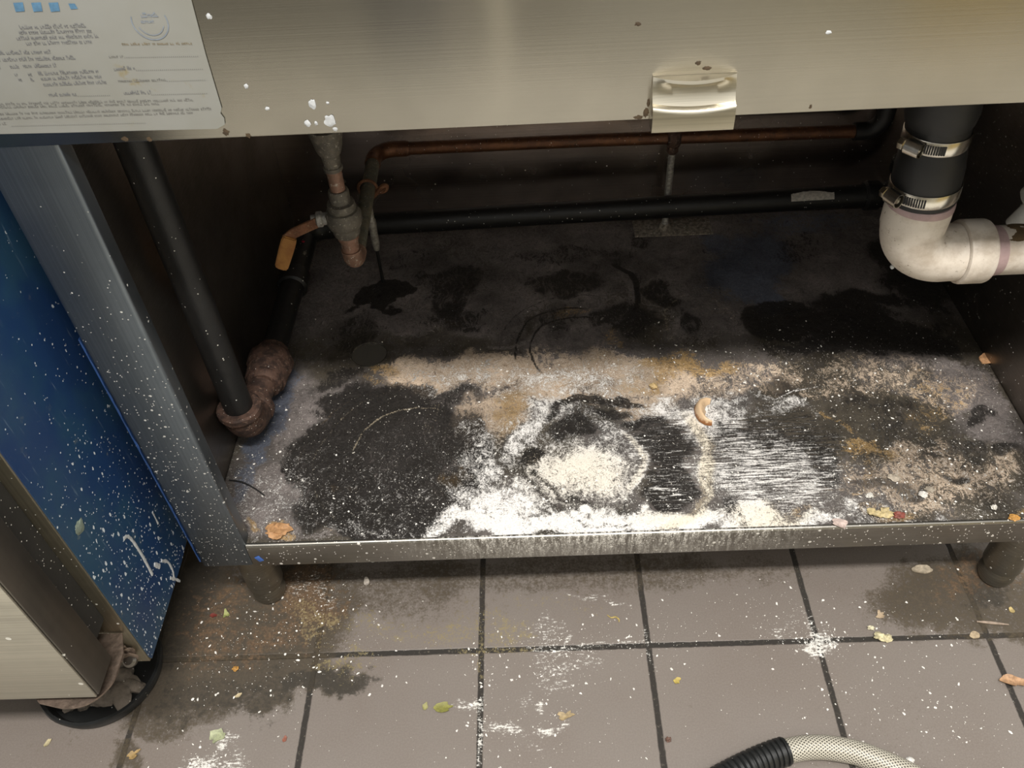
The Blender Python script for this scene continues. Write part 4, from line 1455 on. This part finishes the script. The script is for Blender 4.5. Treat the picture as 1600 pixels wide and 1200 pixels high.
# white plastic fitting at the right, behind the pipe
bm = bmesh.new()
lathe(bm, (.520, .745, .435), (.3, -.2, 1), [(0, .014), (.004, .018), (.014, .019), (.022, .017), (.028, .011), (.030, .004)], 20, .08)
lathe(bm, (.515, .748, .405), (.3, -.2, 1), [(0, .012), (.032, .012)], 20)
obj('branch_cap', bm, plain('translucent_white_plastic', (.62, .62, .58), .4, 0, .2, 50), drain, label='white rounded plastic cap')

# ------------------------------------------------------------------ braided hose lying on the floor
cz_h = .0135
hp = smooth_path([at(1225, 1174, 2, cz_h), at(1262, 1168, 2, cz_h), at(1300, 1169, 2, cz_h), at(1350, 1180, 2, cz_h), at(1420, 1210, 2, cz_h), at(1480, 1250, 2, cz_h), at(1530, 1310, 2, cz_h)], 10)
hose = thing('braided_hose', hp[0], 'clear braided hose with a black ribbed sleeve lying on the floor tiles', 'hose')
obj('hose', tube(bmesh.new(), hp, .0128, 40), M['braid'], hose)
cp_ = [at(1229, 1173, 2, cz_h + .001), at(1205, 1181, 2, cz_h + .001), at(1170, 1196, 2, cz_h + .001), at(1120, 1222, 2, cz_h + .001), at(1060, 1260, 2, cz_h + .001)]
cps = smooth_path(cp_, 24)
rs = []
L = 0
for i, p in enumerate(cps):
    if i: L += (p - cps[i - 1]).length
    ph = (L % .0062) / .0062
    rs.append((.0152 if ph < .6 else .0128) * (1 if L > .002 else .93))
obj('ribbed_sleeve', tube(bmesh.new(), cps, rs, 32), M['black_plastic'], hose, label='black ribbed sleeve')

# ------------------------------------------------------------------ scraps
_mats = {}


def cmat(col, rough=.6):
    k = tuple(round(c, 3) for c in col)
    if k not in _mats:
        _mats[k] = plain('scrap_' + str(len(_mats)), col, rough, 0, .45, 220, bump=.3)
    return _mats[k]


def flake(name, label, cat, px, py, z, a, b, rot, col, curl=.25, th=.0006, jag=.35, seed=0, group=None):
    """an irregular curled flake resting on a surface at height z"""
    P = at(px, py, 2, z)
    bm = bmesh.new()
    n, rings = 18, 4
    M_ = Matrix.Rotation(rot, 3, 'Z')
    c0 = []
    verts = [[bm.verts.new((0, 0, 0))]]
    for r_ in range(1, rings + 1):
        row = []
        for k in range(n):
            t_ = 2 * math.pi * k / n
            rad = (r_ / rings) * (1 + jag * mnoise.noise(Vector((math.cos(t_) * 1.4 + seed * 5.1, math.sin(t_) * 1.4, seed))) * 1.6)
            row.append(bm.verts.new((math.cos(t_) * a * rad, math.sin(t_) * b * rad, 0)))
        verts.append(row)
    for k in range(n):
        bm.faces.new((verts[0][0], verts[1][k], verts[1][(k + 1) % n]))
        for r_ in range(1, rings):
            bm.faces.new((verts[r_][k], verts[r_ + 1][k], verts[r_ + 1][(k + 1) % n], verts[r_][(k + 1) % n]))
    for v in bm.verts:
        v.co.z = curl * (v.co.y / b) ** 2 * b * .6 + curl * .3 * a * mnoise.noise(v.co * (1.2 / max(a, b)) + Vector((seed, 0, 0)))
    r = bmesh.ops.extrude_face_region(bm, geom=bm.faces[:])
    for v in r['geom']:
        if isinstance(v, bmesh.types.BMVert): v.co.z += th
    lo_ = min(v.co.z for v in bm.verts)
    for v in bm.verts: v.co = M_ @ Vector((v.co.x, v.co.y, v.co.z - lo_))
    for v in bm.verts: v.co += Vector((P.x, P.y, z + .0003))
    o = obj(name, bm, cmat(col))
    return tag(o, label, cat, group)


def crumb(name, label, cat, px, py, z, size, col, seed=0, lump=.7, parts=1, rot=0, group=None):
    P = at(px, py, 2, z)
    bm = bmesh.new()
    r = random.Random(seed)
    for i in range(parts):
        s = [q * r.uniform(.6, 1.0) if parts > 1 else q for q in size]
        off = Vector((r.uniform(-1, 1) * size[0] * 1.2, r.uniform(-1, 1) * size[1] * .6, 0)) if parts > 1 else Vector((0, 0, 0))
        blob(bm, P + off + Vector((0, 0, s[2] * .85)), s, rot, lump, 3 if parts == 1 else 2, seed + i, 2.2)
    lo_ = min(v.co.z for v in bm.verts)
    for v in bm.verts: v.co.z += z + .0002 - lo_
    o = obj(name, bm, cmat(col))
    return tag(o, label, cat, group)


def sliver(name, label, cat, pts, z, r, col):
    P = smooth_path([at(x, y, 2, z + r) for x, y in pts], 6)
    n = len(P)
    o = obj(name, tube(bmesh.new(), P, [r * (.45 + .75 * math.sin(math.pi * min(.97, max(.08, i / (n - 1))))) for i in range(n)], 10), cmat(col))
    return tag(o, label, cat)


# on the shelf
P = at(1105, 646, 2, ZS)
bm = bmesh.new()     # curled onion skin: a bowl-shaped crescent shell standing on edge
NA, NB = 26, 10
gv = []
for i in range(NA + 1):
    a = math.radians(62 + 215 * i / NA)
    row = []
    w = .005 + .0125 * math.sin(math.pi * i / NA)
    for j in range(NB + 1):
        q = j / NB
        rr = .0195 - w * q ** 1.2 + .0006 * mnoise.noise(Vector((a * 3, q * 4, 2)))
        z_ = .0115 * math.sin(math.pi * min(1, q * .95 + .04)) * (0.6 + .4 * math.sin(math.pi * i / NA))
        row.append(bm.verts.new((P.x + rr * math.cos(a) * .82, P.y + rr * math.sin(a) * 1.12, ZS + .0006 + z_)))
    gv.append(row)
for i in range(NA):
    for j in range(NB):
        bm.faces.new((gv[i][j], gv[i + 1][j], gv[i + 1][j + 1], gv[i][j + 1]))
r = bmesh.ops.extrude_face_region(bm, geom=bm.faces[:])
for v in r['geom']:
    if isinstance(v, bmesh.types.BMVert): v.co.z += .0007


def onion_mat():
    t = NT('onion_skin')
    s = t.sep(t.vmap((1, 1, 1), loc=(-P.x, -P.y, 0)))
    r_ = t.math('SQRT', t.math('ADD', t.math('POWER', t.math('DIVIDE', s[0], .82), 2.0), t.math('POWER', t.math('DIVIDE', s[1], 1.12), 2.0)))
    n = t.noise(200, 4, .7)
    c = t.mix(t.rng(t.math('ADD', r_, t.math('MULTIPLY', t.math('SUBTRACT', n, .5), .004)), .0174, .0192), (.66, .47, .29), (.26, .10, .03))
    return t.out(c, .45)


on = obj('onion_peel', bm, onion_mat())
tag(on, 'curled brown onion peel lying in the flour on the shelf', 'onion peel')
flake('carrot_chip', 'flat pale orange chip against the right wall of the shelf', 'food scrap', 1541, 561, ZS, .0105, .009, .5, (.72, .40, .20), .2, .0015, .3, 3)
flake('garlic_peel', 'pinkish garlic peel on the shelf overhanging the front rail', 'garlic peel', 1311, 818, ZS + .0018, .0075, .006, -.5, (.66, .52, .46), .3, .0006, .4, 5)
crumb('crumb_heap', 'pale yellow crumb heap by the front edge of the shelf', 'crumbs', 1371, 804, ZS, (.008, .006, .003), (.62, .50, .26), 31, .8, 7)
crumb('red_scrap', 'small dark red scrap beside the yellow crumb heap on the shelf', 'food scrap', 1404, 807, ZS, (.0055, .004, .002), (.26, .07, .05), 12)
crumb('orange_crumb', 'orange crumb at the right end of the shelf front', 'crumb', 1584, 811, ZS, (.0055, .0035, .0022), (.62, .32, .08), 13)
crumb('tan_crumb', 'round tan crumb on the lit middle of the shelf, behind the onion peel', 'crumb', 1021, 606, ZS, (.0052, .0048, .003), (.58, .42, .20), 14, .5)
crumb('ochre_lump', 'orange brown dried lump near the left front corner of the shelf', 'food scrap', 434, 832, ZS, (.012, .010, .003), (.50, .27, .12), 15, .8)
crumb('white_crumb', 'white crumb on the shelf just left of the dark red scrap', 'crumb', 1358, 776, ZS, (.0038, .003, .0022), (.8, .77, .7), 16)
crumb('white_crumb', 'white crumb on the shelf behind the dark red scrap, to its right', 'crumb', 1441, 775, ZS, (.0045, .0036, .0024), (.8, .76, .7), 17)
crumb('white_crumb', 'white crumb on the shelf nearest the orange crumb', 'crumb', 1552, 795, ZS, (.003, .003, .0022), (.8, .76, .68), 18)
crumb('beige_crumb', 'beige crumb in the brown grease of the shelf, right of the black scratched ring', 'crumb', 1396, 748, ZS, (.006, .0045, .0016), (.50, .43, .34), 19)
crumb('beige_crumb', 'beige crumb beyond the crumb heap, left of the grey worn patch', 'crumb', 1452, 766, ZS, (.0045, .004, .0014), (.44, .38, .30), 20)
w_ = smooth_path([at(358, 750, 2, ZS + .002), at(378, 753, 2, ZS + .004), at(398, 763, 2, ZS + .003), at(413, 774, 2, ZS + .0012)], 6)
tag(obj('wire_bit', tube(bmesh.new(), w_, .0008, 8), M['black_plastic']), 'thin black curved wire at the left front corner of the shelf', 'wire')
w_ = [Vector((.455, 1.06, .205)), Vector((.470, 1.05, .209)), Vector((.485, 1.045, .212))]
P0 = at(1358, 345, 1, 1.03); P1 = at(1384, 338, 1, 1.03)
# torn white sticker on the black pipe
bm = bmesh.new()
gv = []
for i in range(21):
    x = .386 + .062 * i / 20
    row = []
    top = 62 + 14 * math.sin(math.pi * min(1, i / 20 * 1.1)) + 5 * mnoise.noise(Vector((i * .6, 0, 3)))
    for j in range(7):
        a = math.radians(26 + (top - 26) * j / 6)
        zc = .222 + (x - .1) / .415 * .007
        row.append(bm.verts.new((x, 1.078 - .0169 * math.cos(a), zc + .0169 * math.sin(a))))
    gv.append(row)
for i in range(20):
    for j in range(6):
        bm.faces.new((gv[i][j], gv[i + 1][j], gv[i + 1][j + 1], gv[i][j + 1]))
obj('torn_sticker', bm, cmat((.62, .58, .52)), gas, label='torn white sticker')

# on the floor
flake('lettuce_scrap', 'pale green lettuce scrap on the floor in front of the brown grease', 'food scrap', 341, 1151, 0, .010, .007, .4, (.42, .45, .27), .5, .0006, .5, 21)
flake('leaf_scrap', 'olive green leaf scrap on the grey tile left of the flour-filled joint', 'food scrap', 692, 1106, 0, .0105, .005, .15, (.28, .27, .07), .4, .0006, .5, 22)
flake('green_scrap', 'tiny pale green scrap left of the olive leaf scrap', 'food scrap', 664, 1105, 0, .003, .0045, -.3, (.36, .34, .14), .4, .0006, .4, 23)
flake('tan_flake', 'tan flake on the floor below the white flour smears', 'food scrap', 884, 1119, 0, .0085, .005, .3, (.46, .35, .19), .4, .0006, .6, 24)
flake('corn_crumb', 'yellow crumb alone on the tile right of the central joint', 'crumb', 1058, 1064, 0, .004, .0035, .2, (.58, .45, .12), .5, .001, .5, 25)
crumb('popcorn_crumb', 'knobbly cream crumb lying across the grout joint', 'crumb', 1376, 998, 0, (.0065, .0045, .004), (.76, .68, .42), 26, .6, 8)
crumb('cream_crumb', 'small cream crumb just behind the knobbly cream crumb', 'crumb', 1360, 983, 0, (.004, .0025, .0025), (.76, .70, .50), 27)
flake('wood_chip', 'pale striped wood chip on the floor under the front rail', 'wood chip', 1440, 891, 0, .0125, .0062, -.08, (.50, .42, .31), .25, .002, .25, 28)
flake('paper_bit', 'small tan square of paper on the grout joint near the right leg', 'paper scrap', 1523, 993, 0, .0058, .0046, .3, (.50, .39, .25), .15, .0005, .25, 29)
flake('onion_scrap', 'folded tan onion skin scrap at the right edge of the floor', 'onion peel', 1581, 1065, 0, .0125, .0068, -.25, (.52, .31, .17), .8, .0008, .5, 30)
sliver('pale_sliver', 'long pale sliver on the tile below the right leg', 'food scrap', [(1526, 971), (1548, 973), (1576, 976)], 0, .0016, (.40, .31, .24))
flake('yellow_seed', 'yellow seed on the tile between the right leg and the pale sliver', 'seed', 1580, 954, 0, .0028, .0042, .2, (.55, .42, .18), .3, .0012, .15, 31)
flake('beige_scrap', 'beige curled scrap on the tile behind the cream crumbs', 'food scrap', 1375, 962, 0, .0055, .0042, .6, (.55, .42, .28), .6, .0006, .6, 32)
sliver('yellow_shred', 'curved yellow shred on the floor below the middle of the rail', 'food scrap', [(949, 961), (955, 965), (962, 964), (967, 968), (967, 972)], 0, .0009, (.50, .38, .12))
flake('garlic_tip', 'white pointed garlic peel on the floor right of the left leg, under the rail', 'garlic peel', 573, 910, 0, .0035, .0062, .1, (.72, .64, .55), .5, .0007, .2, 33)
flake('red_flake', 'red brown flake on the tile left of the olive leaf scrap', 'food scrap', 445, 1155, 0, .0022, .0038, -.2, (.30, .11, .07), .3, .0006, .3, 34)
flake('dark_red_flake', 'dark red flake in the brown grease left of the left leg', 'food scrap', 334, 962, 0, .0048, .0028, .1, (.20, .035, .025), .3, .0006, .4, 35)
flake('green_bit', 'bright green bit beside the dark red flake near the left leg', 'food scrap', 354, 961, 0, .0036, .0048, .3, (.38, .40, .14), .5, .0006, .5, 36)
crumb('orange_bit', 'small orange bit in the brown grease in front of the left leg', 'crumb', 369, 1046, 0, (.0035, .003, .002), (.58, .30, .07), 37)
flake('brown_flake', 'tan brown flake at the bottom of the floor in front of the black dish', 'food scrap', 208, 1180, 0, .0062, .0042, .5, (.40, .27, .11), .4, .0008, .6, 38)
flake('husk', 'pale yellow husk on the bare tile left of the tan brown flake', 'food scrap', 75, 1161, 0, .0024, .0052, -.5, (.58, .50, .30), .5, .0008, .3, 39)
crumb('brown_crumb', 'brown crumb beside the lower end of the central joint', 'crumb', 1044, 1157, 0, (.003, .0026, .002), (.16, .085, .06), 40)
crumb('white_lump', 'white flour lump on the floor just above the braided hose', 'crumb', 1421, 1189, 0, (.0042, .0035, .002), (.82, .8, .75), 41, .4)
flake('straw_bit', 'straw coloured scrap at the grease edge right of the lettuce scrap', 'food scrap', 373, 1087, 0, .0042, .0022, .5, (.56, .46, .28), .3, .0006, .3, 42)


# ------------------------------------------------------------------ countless flour specks
def specks_obj(name, label, pts, sizes, z, mat, seed):
    t = (1 + 5 ** .5) / 2
    base = np.array([(-1, t, 0), (1, t, 0), (-1, -t, 0), (1, -t, 0), (0, -1, t), (0, 1, t), (0, -1, -t), (0, 1, -t), (t, 0, -1), (t, 0, 1), (-t, 0, -1), (-t, 0, 1)]) / math.sqrt(1 + t * t)
    fac = np.array([(0, 11, 5), (0, 5, 1), (0, 1, 7), (0, 7, 10), (0, 10, 11), (1, 5, 9), (5, 11, 4), (11, 10, 2), (10, 7, 6), (7, 1, 8), (3, 9, 4), (3, 4, 2), (3, 2, 6), (3, 6, 8), (3, 8, 9), (4, 9, 5), (2, 4, 11), (6, 2, 10), (8, 6, 7), (9, 8, 1)])
    R = np.random.RandomState(seed)
    N = len(pts)
    jit = 1 + .35 * R.randn(N, 12, 1)
    V = base[None] * np.clip(jit, .5, 1.6)
    asp = R.uniform(.7, 1.5, N)
    V = V * np.stack([sizes * asp, sizes / asp, sizes * .55], 1)[:, None, :]
    th = R.uniform(0, 6.28, N)
    c, s = np.cos(th)[:, None], np.sin(th)[:, None]
    V = np.stack([V[:, :, 0] * c - V[:, :, 1] * s, V[:, :, 0] * s + V[:, :, 1] * c, V[:, :, 2]], 2)
    V[:, :, 0] += pts[:, 0:1]; V[:, :, 1] += pts[:, 1:2]
    V[:, :, 2] += z + sizes[:, None] * .4
    Fc = (fac[None] + (np.arange(N) * 12)[:, None, None]).reshape(-1, 3)
    me = bpy.data.meshes.new(name)
    me.from_pydata(V.reshape(-1, 3).tolist(), [], Fc.tolist())
    me.update()
    o = link_mesh(name, me, mat, smooth=False)
    return tag(o, label, 'flour', kind='stuff')


def scatter(n, clusters, z, seed, box_, smin, smax):
    R = np.random.RandomState(seed)
    P, Z = [], []
    for (px, py, rx, ry, k) in clusters:
        a = at(px, py, 2, z)
        sx_ = abs((at(px + rx, py, 2, z) - a).x); sy_ = abs((at(px, py - ry, 2, z) - a).y)
        q = R.randn(k, 2) * [sx_, sy_] + [a.x, a.y]
        P.append(q)
    q = np.stack([R.uniform(box_[0], box_[1], n), R.uniform(box_[2], box_[3], n)], 1)
    P.append(q)
    P = np.concatenate(P)
    keep = (P[:, 0] > box_[0]) & (P[:, 0] < box_[1]) & (P[:, 1] > box_[2]) & (P[:, 1] < box_[3])
    P = P[keep]
    s = smin + (smax - smin) * R.rand(len(P)) ** 7
    return P, s


P, s = scatter(330, [(1280, 1000, 26, 14, 110), (1420, 1080, 110, 60, 190), (1480, 1150, 90, 50, 90), (1300, 1080, 60, 50, 60), (880, 1040, 60, 40, 170), (900, 1010, 70, 20, 90), (1010, 1010, 60, 12, 60),
                     (1220, 980, 40, 16, 60), (1420, 960, 90, 26, 90), (350, 1040, 90, 70, 260), (430, 980, 80, 50, 200), (752, 1060, 14, 60, 80), (560, 1030, 80, 40, 110), (760, 1170, 60, 30, 60), (850, 1150, 50, 40, 60), (330, 1185, 30, 12, 60), (1200, 940, 60, 20, 60), (500, 920, 40, 20, 90), (1050, 960, 60, 20, 50)], 0, 3,
               (-.66, .66, .30, .66), .0003, .0017)
ok = ~((P[:, 0] < -.44) & (P[:, 1] > .39))
specks_obj('flour_specks', 'scattered white flour specks on the floor tiles', P[ok], s[ok], 0, M['flour'], 5)
P, s = scatter(380, [(960, 780, 200, 40, 700), (1200, 760, 140, 50, 420), (800, 780, 70, 40, 420), (900, 600, 150, 30, 300), (430, 760, 50, 60, 260), (1450, 640, 110, 60, 420), (1430, 760, 110, 40, 380), (1120, 590, 120, 30, 300), (620, 790, 90, 30, 120), (1300, 600, 80, 30, 180)], ZS, 4,
               (-.362, .578, .546, .93), .0003, .0015)
ok = np.hypot(P[:, 0] - HOLE.x, P[:, 1] - HOLE.y) > .027
specks_obj('flour_specks', 'white flour specks strewn over the shelf', P[ok], s[ok], ZS, M['flour'], 6)
